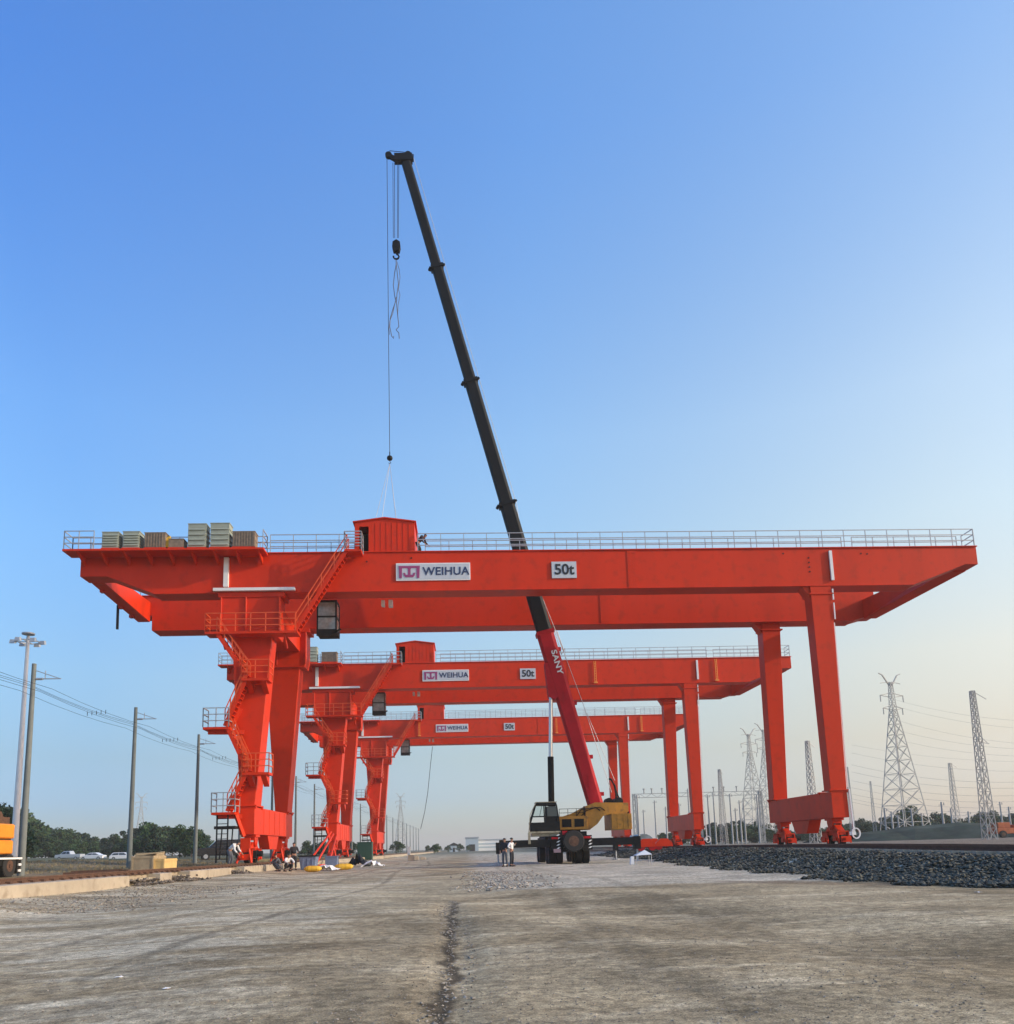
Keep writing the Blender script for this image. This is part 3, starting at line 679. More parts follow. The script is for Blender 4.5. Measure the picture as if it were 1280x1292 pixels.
# ------------------------------------------------------------------ mobile crane
YB = 53.4
mc = empty('mobile_crane', (6.5, 56, 0), 'black and yellow mobile crane with a raised red and black telescopic boom', 'mobile crane')
mo = (6.5, 56, 0)
b = MB()
b.box(5.35, 7.75, 51.9, 63.8, 1.05, 1.55); b.box(5.25, 7.85, 51.75, 53.3, 1.15, 1.75); b.box(5.5, 7.6, 52.2, 56.5, 1.75, 2.0)
b.box(5.3, 7.8, 56, 62, 1.55, 1.75); b.box(5.6, 7.5, 61.5, 63.9, 1.55, 2.4); b.box(6.0, 7.1, 52, 63, .75, 1.05); b.box(5.25, 5.9, 51.72, 51.76, .85, 1.15); b.box(7.2, 7.85, 51.72, 51.76, .85, 1.15)
b.build('chassis', DARK, mc, off=mo, bevel=.02)
def wheel(x, y, z, r, wd, parent, off, axis='x', name='wheel'):
    d = Vector((wd/2, 0, 0)) if axis == 'x' else Vector((0, wd/2, 0)); c = Vector((x, y, z))
    b = MB(); b.tube(c-d*.8, c+d*.8, r, n=22); b.tube(c-d, c-d*.8, r*.93, r, n=22); b.tube(c+d*.8, c+d, r, r*.93, n=22)
    u1 = Vector((0,0,1)); u2 = Vector((0,1,0)) if axis == 'x' else Vector((1,0,0))
    for k in range(26):
        a_ = 2*math.pi*k/26; q_ = c + (u1*math.cos(a_) + u2*math.sin(a_))*r*1.005; sgn = .3 if k % 2 else -.3
        b.bar(q_ - d*.9 + u2*0, q_ + d*.9, r*.09, r*.05)
    o = b.build(name, TYRE, parent, off=off)
    b = MB(); b.tube(c-d*1.04, c+d*1.04, r*.5, n=16); b.tube(c-d*1.2, c+d*1.2, r*.18, n=8); b.build('rim', RUST, o, off=off); return o
for y_ in (53.6, 55.1, 60.2, 61.8):
    for x in (5.45, 7.65): 
        wheel(x, y_, .56, .56, .42, mc, mo)
        if y_ < 56: wheel(x + (.48 if x < 6.5 else -.48), y_, .56, .56, .42, mc, mo)
sw = wheel(6.65, 51.55, 1.40, .66, .40, mc, mo, 'y', 'spare_wheel')
for x in (5.72, 7.72):
    b = MB()
    for k in range(5):
        z = .95 + k*.2; b.prism([(x-.13, z), (x+.0, z), (x+.13, z+.1), (x+.0, z+.1)], 'y', 51.68, 51.72)
    b.build('hazard_plate', WHITE, mc, off=mo)
b = MB(); b.box(5.4, 5.85, 51.66, 51.7, .72, .95); b.build('number_plate', mat('plate_pink', (.45, .28, .28), .6), mc, off=mo)
# outriggers
for s, x0, x1 in ((-1, 2.25, 5.3), (1, 7.8, 10.75)):
    b = MB(); b.box(x0, x1, 51.95, 52.45, 1.08, 1.55)
    xe = x0 if s < 0 else x1; b.box(xe-.2, xe+.2, 51.9, 52.5, .8, 1.6)
    orr = b.build('outrigger', DARK, mc, off=mo, bevel=.01)
    b = MB(); b.tube((xe, 52.2, .1), (xe, 52.2, .9), .06, n=10); b.tube((xe, 52.2, .03), (xe, 52.2, .1), .28, n=14); b.build('jack', GALV, orr, off=mo)
    b = MB(); b.box(x0+.3 if s < 0 else x0, x1 if s < 0 else x1-.3, 59.6, 60.0, 1.08, 1.45); xe2 = xe; b.box(xe2-.15, xe2+.15, 59.5, 60.1, .7, 1.5); o2 = b.build('outrigger', DARK, mc, off=mo)
    b = MB(); b.tube((xe, 59.8, .1), (xe, 59.8, .8), .06, n=10); b.tube((xe, 59.8, .03), (xe, 59.8, .1), .28, n=14); b.build('jack', GALV, o2, off=mo)
# superstructure, turned across the carrier
b = MB(); b.tube((6.7, 54.0, 1.95), (6.7, 54.0, 2.15), .75, n=24); b.build('turntable', DARK, mc, off=mo)
for ya, yb in ((52.6, 53.1), (54.4, 55.2)):
    b = MB(); b.box(5.9, 7.75, ya, yb, 2.12, 2.98); b.build('engine_cover', YEL, mc, off=mo, bevel=.03)
b = MB()
for yy in (52.80, 53.95):
    b.prism([(5.9, 2.1), (7.9, 2.1), (8.4, 2.45), (8.8, 2.95), (9.3, 3.05), (10.3, 3.05), (10.45, 3.2), (10.45, 3.75), (8.3, 3.82), (7.7, 3.6), (6.9, 3.2), (6.3, 3.02), (5.9, 2.9)], 'y', yy, yy+.14)
b.box(8.9, 10.4, 53.25, 54.2, 3.1, 3.6); b.box(6.0, 8.0, 53.25, 54.2, 2.1, 2.4)
b.build('slewing_frame', YEL, mc, off=mo, bevel=.01)
b = MB(); b.box(9.25, 10.55, 52.4, 55.2, 2.05, 3.05)
for x_ in (9.6, 10.0, 10.3): b.box(x_, x_+.05, 52.37, 52.4, 2.1, 3.0)
b.build('counterweight', YEL, mc, off=mo, bevel=.04)
b = MB()
for x_ in (5.95, 6.5, 7.05, 7.6): b.bar((x_, 52.62, 2.98), (x_, 52.62, 3.45), .03)
b.bar((5.95, 52.62, 3.45), (7.6, 52.62, 3.45), .03); b.bar((5.95, 52.62, 3.2), (7.6, 52.62, 3.2), .03); b.build('handrail', DARK, mc, off=mo)
b = MB(); b.box(6.1, 6.7, 52.57, 52.6, 2.3, 2.8); b.box(6.9, 7.5, 52.57, 52.6, 2.3, 2.8)
for k in range(6): b.box(6.12, 6.68, 52.55, 52.57, 2.33+k*.08, 2.36+k*.08); b.box(6.92, 7.48, 52.55, 52.57, 2.33+k*.08, 2.36+k*.08)
b.build('grille', DARK, mc, off=mo)
b = MB(); b.tube((7.6, 52.8, 2.9), (7.6, 52.8, 3.6), .07, n=8); b.build('exhaust', RUST, mc, off=mo)
for k_, (xa, xb) in enumerate(((7.3, 8.6), (7.0, 8.9))):
    b = MB(); b.path([(xa, 52.75, 2.9), (xa+.4, 52.7, 3.3+.1*k_), (xb-.3, 52.7, 3.5), (xb, 52.78, 3.3)], .03, 6); b.build('hose', DARK, mc, off=mo)
b = MB(); b.box(5.3, 5.7, 51.6, 51.75, 1.55, 1.68); b.box(7.3, 7.75, 51.6, 51.75, 1.55, 1.68); b.box(6.0, 6.3, 51.7, 51.9, 1.8, 2.05); b.build('tail_light', CRED, mc, off=mo)
b = MB(); b.box(9.7, 10.5, 52.9, 54.6, 3.05, 3.2); b.tube((9.9, 53.0, 3.85), (9.9, 54.4, 3.85), .28, n=16); b.tube((9.3, 53.2, 3.9), (9.3, 54.2, 3.9), .22, n=16); b.build('winch', DARK, mc, off=mo)
b = MB(); b.path([(9.75, 53.2, 3.9), (9.78, 53.2, 4.4), (9.7, 53.2, 4.9), (9.5, 53.2, 5.3), (9.35, 53.2, 5.35)], .07, 8); b.bar((10.0, 53.2, 3.9), (9.6, 53.2, 5.1), .08); b.build('hose_guide', DARK, mc, off=mo)
# cab
b = MB()
y0c, y1c = 51.9, 53.0
b.prism([(4.05, 2.02), (5.88, 2.02), (5.88, 2.62), (4.0, 2.62)], 'y', y0c, y1c)
b.prism([(4.38, 3.70), (5.74, 3.66), (5.70, 3.82), (4.5, 3.86)], 'y', y0c-.03, y1c+.03)
for y_ in (y0c, y1c-.07):
    b.bar((4.04, y_+.035, 2.6), (4.42, y_+.035, 3.74), .07); b.bar((5.84, y_+.035, 2.6), (5.7, y_+.035, 3.7), .09); b.bar((5.02, y_+.035, 2.6), (5.0, y_+.035, 3.72), .06); b.bar((4.1, y_+.035, 3.0), (5.0, y_+.035, 3.0), .04)
b.bar((4.62, y0c+.03, 3.0), (4.8, y0c+.03, 3.7), .03)
b.box(5.05, 5.75, y0c+.03, y1c-.03, 2.6, 3.6)
cab_ = b.build('cab', BLK, mc, off=mo)
b = MB(); b.prism([(4.2, 2.98), (4.97, 2.98), (4.97, 3.66), (4.44, 3.66)], 'y', y0c+.02, y0c+.03); b.build('window', CLEAR, cab_, off=mo)
b = MB(); b.prism([(5.1, 2.98), (5.74, 2.98), (5.68, 3.6), (5.1, 3.6)], 'y', y0c-.012, y0c+.008); b.build('window', GLASS, cab_, off=mo)
b = MB(); b.box(4.4, 5.74, y0c-.02, y1c+.02, 3.86, 3.9); b.bar((3.9, y0c-.05, 2.0), (4.02, y0c-.05, 3.1), .04); b.bar((4.02, y0c-.05, 3.1), (4.42, y0c-.05, 3.9), .04); b.box(3.9, 5.9, y0c-.05, y0c, 1.96, 2.06); b.box(3.85, 4.0, y0c-.1, y0c+.1, 1.3, 2.0); b.box(4.1, 5.8, y0c+.1, y1c, 1.75, 1.96); b.build('trim', OLIVE, cab_, off=mo)
# boom
foot = at(754, 1024, YB); head = at(512, 203, YB); bd = (head - foot); BL = bd.length; bd.normalize()
side = Vector((0, 1, 0)); nrm = bd.cross(side).normalized()
if nrm.x < 0: nrm = -nrm
def on(v, du=0):    # point on the boom axis seen at image row v
    lo, hi = 0., 1.
    def row(p):
        d = p - Vector((0, 0, EYE)); c = [right.dot(d), down.dot(d), fwd.dot(d)]; return PPY + FPX*c[1]/c[2]
    for _ in range(40):
        mid = (lo+hi)/2
        if row(foot.lerp(head, mid)) > v: lo = mid
        else: hi = mid
    return foot.lerp(head, lo)
def boomseg(a, c, w1, w2, d1, name, m):
    b = MB(); q = []
    for p, ww in ((a, w1), (c, w2)):
        h = ww/2; dd = d1/2
        q += [p+nrm*h*.6-side*dd, p+nrm*h-side*dd*.6, p+nrm*h+side*dd*.6, p+nrm*h*.6+side*dd, p-nrm*h*.75+side*dd, p-nrm*h+side*dd*.4, p-nrm*h-side*dd*.4, p-nrm*h*.75-side*dd]
    n = 8
    b.add(q, [(k, (k+1)%n, n+(k+1)%n, n+k) for k in range(n)] + [tuple(range(n))[::-1], tuple(range(n, 2*n))])
    return b.build(name, m, mc, off=mo)
k0, k1, k2, k3, k4 = on(797), on(636), on(481), on(337), on(206)
base = boomseg(foot - bd*.1, k0, .98, 1.12, .85, 'boom_section', CRED)
s_ = boomseg(k0 - bd*.3, k1, 1.03, 1.0, .76, 'boom_section', BLK)
s2_ = boomseg(k1 - bd*.3, k2, .90, .88, .66, 'boom_section', BLK)
s3_ = boomseg(k2 - bd*.3, k3, .80, .78, .58, 'boom_section', BLK)
s4_ = boomseg(k3 - bd*.3, k4, .70, .68, .5, 'boom_section', BLK)
for p, ww, sg in ((k1, 1.12, s_), (k2, 1.0, s2_), (k3, .9, s3_)):
    b = MB()
    b.bar(p - bd*.18, p + bd*.06, ww*.75, ww, up=tuple(nrm)); b.bar(p - nrm*ww*.5 - side*.1, p - nrm*ww*.68 - side*.1 - bd*.2, .18); b.bar(p + nrm*ww*.45, p + nrm*ww*.66 + bd*.12, .14)
    b.build('collar', BLK, sg, off=mo)
b = MB(); b.bar(k0 - bd*.25, k0, .9, 1.2, up=tuple(nrm)); b.build('collar', CRED, base, off=mo)
# boom head and sheaves
b = MB()
hp = at(511, 202, YB); 
b.bar(hp + Vector((.55, 0, .15)), hp + Vector((-.75, 0, .1)), .5, .55); b.bar(hp + Vector((-.6, 0, .0)), hp + Vector((-1.15, 0, .35)), .22, .3)
b.tube(hp + Vector((.25, -.22, .35)), hp + Vector((.25, .22, .35)), .24, n=14); b.tube(hp + Vector((-.4, -.22, .12)), hp + Vector((-.4, .22, .12)), .3, n=14); b.tube(hp + Vector((-1.18, -.12, .38)), hp + Vector((-1.18, .12, .38)), .24, n=14)
b.bar(hp + Vector((.5, -.2, .45)), hp + Vector((-1.1, -.2, .58)), .03); b.bar(hp + Vector((.6, 0, -.1)), hp + Vector((.6, 0, .5)), .1)
b.build('boom_head', BLK, mc, off=mo)
# lift cylinder
c0, c1, c2 = at(695, 1014, YB-.2), at(695, 955, YB-.2), at(695.5, 880, YB-.2)
b = MB(); b.tube((5.5, YB-.2, 2.3), c1, .2, n=16); lc = b.build('lift_cylinder', BLK, mc, off=mo, smooth=True)
b = MB(); b.tube(c1, c2 + Vector((0, 0, .2)), .13, n=14); b.build('rod', mat('chrome', (.6, .62, .62), .25, .7), lc, off=mo, smooth=True)
b = MB(); b.prism([(q_.x, q_.z) for q_ in (at(687, 838, YB), at(692, 880, YB), at(699, 884, YB), at(716, 872, YB), at(702, 838, YB))], 'y', YB-.41, YB+.4); b.build('cylinder_bracket', CRED, mc, off=mo)
for v, du in ((822, 9), (890, 9), (958, 9), (1005, 9)):
    p = on(v) + nrm*.6; b = MB(); b.box(p.x-.1, p.x+.14, p.y-.12, p.y+.12, p.z-.12, p.z+.12); b.build('boom_fitting', CRED, mc, off=mo)
for v in (880, 985):
    p = on(v); b = MB(); b.box(p.x-.07, p.x+.07, YB-.46, YB-.42, p.z-.4, p.z+.4); b.build('boom_fitting', CRED, mc, off=mo)
# lettering along boom
ang = math.atan2(bd.z, bd.x); p = on(838) + nrm*.16
tm = text_mesh('SANY', .52, .006, WHITE, 'lettering', base, (p.x-mo[0], YB-.47-mo[1], p.z-mo[2]), rot=(R(90), -(ang+math.pi), 0), bold=.012, sx=1.25, spacing=1.05)
tm.rotation_euler = Euler((R(90), -(ang) + math.pi, 0)).to_matrix().to_euler()
# ropes
b = MB()
b.path([hp + Vector((.62, 0, .3)), on(337) + nrm*.62, on(636) + nrm*.66, at(663, 700, YB), at(703, 800, YB), at(736, 888, YB), at(772, 1000, YB)], .018, 4)
b.path([at(703, 796, YB-.1), at(712, 822, YB-.1)], .03, 4); b.path([at(700, 796, YB+.1), at(709, 826, YB+.1), at(713, 818, YB)], .03, 4)
b.path([at(741, 900, YB), at(776, 985, YB)], .016, 4)
b.build('hoist_rope', GALV, mc, off=mo)
b = MB()
tp = at(488.5, 200, YB); bl = at(492, 574, YB)
b.path([tp, (tp.x+.02, YB, (tp.z+bl.z)/2), bl], .020, 4); b.build('auxiliary_rope', DARK, mc, off=mo)
b = MB()
for u in (496, 498, 502, 503.5): b.path([at(u, 205, YB), at(u + (499.5-u)*.15, 300, YB)], .018, 4)
b.build('main_rope', DARK, mc, off=mo)
# hook block
hb = at(500.5, 318, YB); hk = empty('hook_block', hb, 'black main hook block hanging on four ropes below the boom head', 'hook block')
b = MB(); b.prism([(-.22, 0), (.22, 0), (.3, .35), (.26, .75), (.0, .92), (-.26, .75), (-.3, .35)], 'y', -.18, .18); b.build('housing', BLK, hk, bevel=.02)
b = MB(); pt = [(.0, 0, .0), (.02, 0, -.15)] + [(math.cos(a)*.2 - .02, 0, -.36 + math.sin(a)*.2) for a in [R(x) for x in (80, 40, 0, -40, -80, -120, -160, -190)]]
b.path(pt, .065, 8); b.build('hook', BLK, hk, smooth=True)
# loose chains
b = MB()
def wig(px_list, y, r=.03): b.path([at(u, v, y) for u, v in px_list], r, 5)
wig([(500, 326), (500, 334), (498, 345), (496.5, 360), (498, 372), (499.5, 380), (496, 390), (492.5, 402), (492, 412), (494.5, 424), (497, 427), (497, 424)], YB)
wig([(500, 330), (501.5, 345), (503, 358), (501, 372), (500.5, 382), (502, 398), (503.5, 412), (500, 416), (503.5, 420), (504, 427)], YB+.08)
wig([(501, 330), (504, 340), (505, 350), (503, 365), (505, 372), (502.5, 385), (502, 400)], YB-.08, .022)
wig([(500, 375), (496, 395), (492, 405), (491, 415), (492, 422)], YB-.08, .022)
sl = b.build('lifting_slings', mat('sling_blue', (.09, .11, .16), .7)); tag(sl, 'loose twisted blue-grey slings dangling from the main hook block', 'slings')
bp_ = at(492, 578, YB); hb2 = empty('headache_ball', bp_, 'small dark ball hook on the single line above the red house roof', 'ball hook')
b = MB()
for k in range(6):
    z0 = -.2 + k*.0667; z1 = z0 + .0667; b.tube((0,0,z0), (0,0,z1), max(.02, math.sqrt(max(0, .04-z0*z0))), max(.02, math.sqrt(max(0, .04-z1*z1))), n=12)
b.build('ball', BLK, hb2); b = MB(); b.tube((0,0,.18), (0,0,.45), .035, n=8); b.path([(0,0,-.2), (.02,0,-.28), (.08,0,-.34), (.0,0,-.42), (-.07,0,-.35)], .025, 6); b.build('hook', BLK, hb2)
b = MB(); a_ = (bp_.x, bp_.y, bp_.z-.4)
for (x, y) in ((-5.3, D1+.7), (-3.95, D1+.7), (-5.2, D1+2.7), (-4.0, D1+2.7)): b.path([a_, (x, y, 21.3)], .016, 4)
tag(b.build('sling_legs', GALV), 'thin wire slings spreading from the ball hook down to the red house roof', 'slings')

# ------------------------------------------------------------------ people
def skin_mesh(name, V, E, rad, m, parent, sub=1, root=0):
    me = bpy.data.meshes.new(name); me.from_pydata(V, E, [])
    o = bpy.data.objects.new(name, me); scene.collection.objects.link(o)
    md = o.modifiers.new('skin', 'SKIN'); md.use_smooth_shade = True
    if not me.skin_vertices: me.skin_vertices.new()
    for i, r_ in enumerate(rad):
        sv = me.skin_vertices[0].data[i]; sv.radius = (r_, r_) if not isinstance(r_, tuple) else r_; sv.use_root = (i == root)
    if sub: s = o.modifiers.new('sub', 'SUBSURF'); s.levels = sub; s.render_levels = sub
    dg = bpy.context.evaluated_depsgraph_get(); dg.update(); nm = bpy.data.meshes.new_from_object(o.evaluated_get(dg)); nm.name = name
    bpy.data.objects.remove(o); nm.materials.clear(); nm.materials.append(m)
    for p in nm.polygons: p.use_smooth = True
    o = bpy.data.objects.new(name, nm); scene.collection.objects.link(o); o.parent = parent; return o
def person(loc, rz, label, top, legs, pose='stand', hair=True):
    root = empty('person', loc, label, 'person', None, rz)
    # figure faces -y; joints: pelvis, chest, neck, head, arms, legs
    if pose == 'stand':
        pel, che, nk = (0,0,.95), (0,0,1.28), (0,0,1.46); hd = (0,-.02,1.60)
        sh = .19; el = [(-.26,-.02,1.14), (.26,-.08,1.14)]; wr = [(-.25,-.14,.90), (.20,-.30,1.10)]
        kn = [(-.11,-.02,.50), (.11,-.03,.50)]; an = [(-.12,.02,.09), (.13,.02,.09)]
    elif pose == 'hips':
        pel, che, nk = (0,0,.95), (0,.01,1.28), (0,0,1.46); hd = (.01,-.03,1.60)
        sh = .19; el = [(-.36,.06,1.18), (.38,.02,1.24)]; wr = [(-.2,-.08,1.05), (.16,-.2,1.36)]
        kn = [(-.12,-.02,.50), (.12,-.02,.50)]; an = [(-.13,.02,.09), (.14,.02,.09)]
    elif pose == 'bend':
        pel, che, nk = (0,.12,.90), (0,-.14,1.12), (0,-.3,1.22); hd = (0,-.43,1.24)
        sh = .18; el = [(-.24,-.30,.88), (.24,-.34,.90)]; wr = [(-.18,-.48,.68), (.2,-.52,.72)]
        kn = [(-.12,.0,.47), (.12,-.02,.47)]; an = [(-.13,.08,.09), (.14,.06,.09)]
    else:  # crouch
        pel, che, nk = (0,.12,.34), (0,-.02,.64), (0,-.12,.80); hd = (0,-.2,.92)
        sh = .18; el = [(-.27,-.26,.58), (.27,-.28,.56)]; wr = [(-.14,-.45,.5), (.14,-.47,.46)]
        kn = [(-.2,-.3,.50), (.2,-.3,.50)]; an = [(-.17,.0,.09), (.17,.0,.09)]
    pel, che, nk, hd = map(Vector, (pel, che, nk, hd))
    shz = che.lerp(nk, .72); V = [pel, pel.lerp(che, .5), che, nk, hd + Vector((0,0,-.05)), hd + Vector((0,-.005,.06))]
    E = [(0,1), (1,2), (2,3), (3,4), (4,5)]; Rr = [(.13,.10), (.12,.095), (.15,.10), .055, .082, .09]
    for i, s in ((0, -1), (1, 1)):
        a = len(V); S0 = shz + Vector((s*sh, 0, 0)); W = Vector(wr[i]); El = Vector(el[i]); d = (W-El).normalized()
        V += [S0, El, W, W + d*.07]; E += [(2, a), (a, a+1), (a+1, a+2), (a+2, a+3)]; Rr += [.055, .042, .028, .034]
        x = Vector((1, 0, 0)) if abs(d.x) < .8 else Vector((0, 0, 1)); x = (x - d*x.dot(d)).normalized()
        for k, (o_, ln) in enumerate(((-.030, .062), (-.010, .075), (.010, .072), (.030, .058))):
            f0 = len(V); p0 = W + d*.08 + x*o_; V += [p0, p0 + d*ln*.55, p0 + d*ln + Vector((0, 0, -.012))]; E += [(a+3, f0), (f0, f0+1), (f0+1, f0+2)]; Rr += [.010, .009, .008]
        f0 = len(V); p0 = W + d*.03 - x*s*.035; V += [p0, p0 + d*.045 - x*s*.018]; E += [(a+2, f0), (f0, f0+1)]; Rr += [.011, .009]
        h = len(V); hip = pel + Vector((s*.09, 0, -.06)); V += [hip, Vector(kn[i]), Vector(an[i]), Vector(an[i]) + Vector((0, -.16, -.05))]; E += [(0, h), (h, h+1), (h+1, h+2), (h+2, h+3)]; Rr += [.085, .058, .042, .036]
    body = skin_mesh('body', [tuple(v) for v in V], E, Rr, SKINM, root)
    # nose, ears and eyes belong to the head
    fb = MB()
    c = hd + Vector((0, 0, .02)); fb.hexa([c+Vector((-.012,-.09,-.02)), c+Vector((.012,-.09,-.02)), c+Vector((.012,-.07,-.02)), c+Vector((-.012,-.07,-.02))], [c+Vector((-.006,-.09,.03)), c+Vector((.006,-.09,.03)), c+Vector((.006,-.07,.03)), c+Vector((-.006,-.07,.03))])
    for s in (-1, 1): fb.box(c.x+s*.088-.008, c.x+s*.088+.008, c.y-.02, c.y+.015, c.z-.025, c.z+.03)
    fb.build('face', SKINM, root)
    eb = MB()
    for s in (-1, 1): eb.box(c.x+s*.032-.01, c.x+s*.032+.01, c.y-.088, c.y-.07, c.z+.022, c.z+.032)
    eb.box(c.x-.02, c.x+.02, c.y-.086, c.y-.07, c.z-.048, c.z-.042); eb.build('eyes_and_mouth', HAIR, root)
    hm = MB(); n = 12
    for j in range(5):
        t0, t1 = R(8+j*18), R(8+(j+1)*18); rr0, rr1 = .105*math.cos(t0), .105*math.cos(t1)
        hm.tube(hd + Vector((0, .015, .03 + .105*math.sin(t0))), hd + Vector((0, .015, .03 + .105*math.sin(t1))), rr0, max(rr1, .004), n)
    hm.build('hair', HAIR, root, smooth=True)
    # shirt
    V = [pel + Vector((0,0,.02)), pel.lerp(che, .5), che, che.lerp(nk, .75)]; E = [(0,1), (1,2), (2,3)]; Rr = [(.165,.125), (.155,.12), (.185,.125), (.10,.09)]
    for i, s in ((0, -1), (1, 1)):
        a = len(V); S0 = shz + Vector((s*sh, 0, 0)); El = Vector(el[i]); W = Vector(wr[i]); V += [S0, El, El.lerp(W, .75)]; E += [(2, a), (a, a+1), (a+1, a+2)]; Rr += [.075, .058, .045]
    skin_mesh('shirt', [tuple(v) for v in V], E, Rr, top, root)
    V = [pel + Vector((0,0,.06)), pel]; E = [(0,1)]; Rr = [(.15,.115), (.16,.125)]
    for i, s in ((0, -1), (1, 1)):
        h = len(V); hip = pel + Vector((s*.095, 0, -.08)); A = Vector(an[i]); V += [hip, Vector(kn[i]), A + Vector((0, 0, .03))]; E += [(1, h), (h, h+1), (h+1, h+2)]; Rr += [.105, .08, .065]
    skin_mesh('trousers', [tuple(v) for v in V], E, Rr, legs, root)
    for i in (0, 1):
        A = Vector(an[i]); b = MB(); b.hexa([(A.x-.05, A.y-.2, 0), (A.x+.05, A.y-.2, 0), (A.x+.05, A.y+.08, 0), (A.x-.05, A.y+.08, 0)], [(A.x-.04, A.y-.18, .06), (A.x+.04, A.y-.18, .06), (A.x+.045, A.y+.07, .11), (A.x-.045, A.y+.07, .11)])
        b.build('shoe', HAIR, root, bevel=.01)
    return root
def ground_at(u, Y): p = at(u, 1000, Y); return (p.x, Y, height(p.x, Y))
person(ground_at(635, 51.2), R(-20), 'worker in dark clothes standing at the end of the left outrigger', CDARK, CGREY, 'stand')
person(ground_at(643.5, 50.8), R(60), 'worker in a white shirt and black trousers beside the black outrigger beam', CWHITE, CDARK, 'hips')
p = (-2.55, D1+.9, 19.19)
person(p, R(70), 'worker in black on top of the nearest gantry crane beside the red house', CDARK, CDARK, 'bend')
person((-13.1, 47.3, .55), R(80), 'worker with pale sleeves stooping in front of the nearest crane left leg', CWHITE, CGREY, 'bend')
q = ground_at(353, 50.5); person((q[0], q[1], .12), R(-60), 'grey clothed worker crouching at the inner side of the left crane bogie', CGREY, CGREY, 'crouch')
q = ground_at(364, 50.0); person((q[0], q[1], .12), R(40), 'worker in dark trousers and pale top crouching right of the left crane leg', CWHITE, CDARK, 'crouch')
q = ground_at(372, 54.0); person((q[0], q[1], .12), R(20), 'worker in black standing between the left crane leg and the blue bin', CDARK, CDARK, 'stand')

# ------------------------------------------------------------------ clutter around the left legs
q = at(390, 1090, 54.5); r_ = empty('waste_bin', (q.x, 54.5, .1), 'blue-grey open steel bin beside the nearest crane left leg', 'bin')
b = MB(); b.hexa([(-.45,-.4,.0),(.45,-.4,.0),(.45,.4,.0),(-.45,.4,.0)], [(-.55,-.5,.85),(.55,-.5,.85),(.55,.5,.85),(-.55,.5,.85)]); b.build('tub', BLUEB, r_, bevel=.03)
b = MB(); b.box(-.6,.6,-.55,-.45,.83,.92); b.box(-.6,.6,.45,.55,.83,.92); b.box(-.6,-.5,-.45,.45,.83,.92); b.box(.5,.6,-.45,.45,.83,.92); b.build('rim', DARK, r_)
b = MB()
for x in (-.3, 0, .3): b.box(x-.02, x+.02, -.5, -.44, .1, .8)
b.build('rib', BLUEB, r_)
q0 = at(400, 1090, 55.5); b = MB(); b.box(-.4,.4,-.3,.3,0,.75); b.box(-.42,.42,-.32,.32,.75,.82); o = b.build('tool_box', BLUEB, loc=(q0.x+.9, 56, .1), bevel=.02); tag(o, 'small blue-grey box standing just right of the open steel bin', 'box')
def roll(u, Y, ln, r, m, name, label, cat, rz):
    q = at(u, 1090, Y); b = MB(); n = 8
    pts = [(-ln/2 + ln*k/n, 0, 0) for k in range(n+1)]; 
    for k in range(n):
        a_ = math.sin(math.pi*(k+.02)/n)**.25; c_ = math.sin(math.pi*(k+.98)/n)**.25
        b.tube(pts[k], pts[k+1], r*a_*random.uniform(.92, 1.06), r*c_, n=12)
    o = b.build(name, m, loc=(q.x, Y, r*.85), smooth=True); o.rotation_euler.z = rz; o.scale.z = .8; tag(o, label, cat, 'yellow rolled tarpaulins'); return o
roll(395, 51.5, 1.05, .24, YBAG, 'tarpaulin_roll', 'yellow rolled tarpaulin in front of the blue-grey bin', 'tarpaulin', .1)
roll(434, 54.5, 1.2, .26, YBAG, 'tarpaulin_roll', 'yellow rolled tarpaulin in front of the middle crane left leg', 'tarpaulin', .15)
def sheet(pts_px, Y, z, m, name, label, cat):
    q = at(pts_px, 1090, Y); n = 8; vs = []; fs = []
    for j in range(n+1):
        for i in range(n+1): vs.append(((i/n-.5)*1.5 + random.uniform(-.06, .06), (j/n-.5)*1.6 + random.uniform(-.06, .06), random.uniform(0.01, z)*math.sin(math.pi*max(.08, min(.92, i/n)))))
    for j in range(n):
        for i in range(n): k = j*(n+1)+i; fs.append((k, k+1, k+n+2, k+n+1))
    b = MB(); b.add(vs, fs); o = b.build(name, m, loc=(q.x, Y, .06)); s = o.modifiers.new('sol', 'SOLIDIFY'); s.thickness = .01
    tag(o, label, cat); return o
sheet(411, 52.5, .42, CWHITE, 'plastic_sheet', 'crumpled white plastic sheet between the two yellow rolls', 'plastic sheet')
sheet(470, 60, .5, CWHITE, 'plastic_sheet', 'crumpled white sheet lying right of the second yellow roll', 'plastic sheet')
sheet(452, 66, 1.1, CDARK, 'tarpaulin', 'dark tarpaulin heap at the foot of the middle crane left leg', 'tarpaulin')
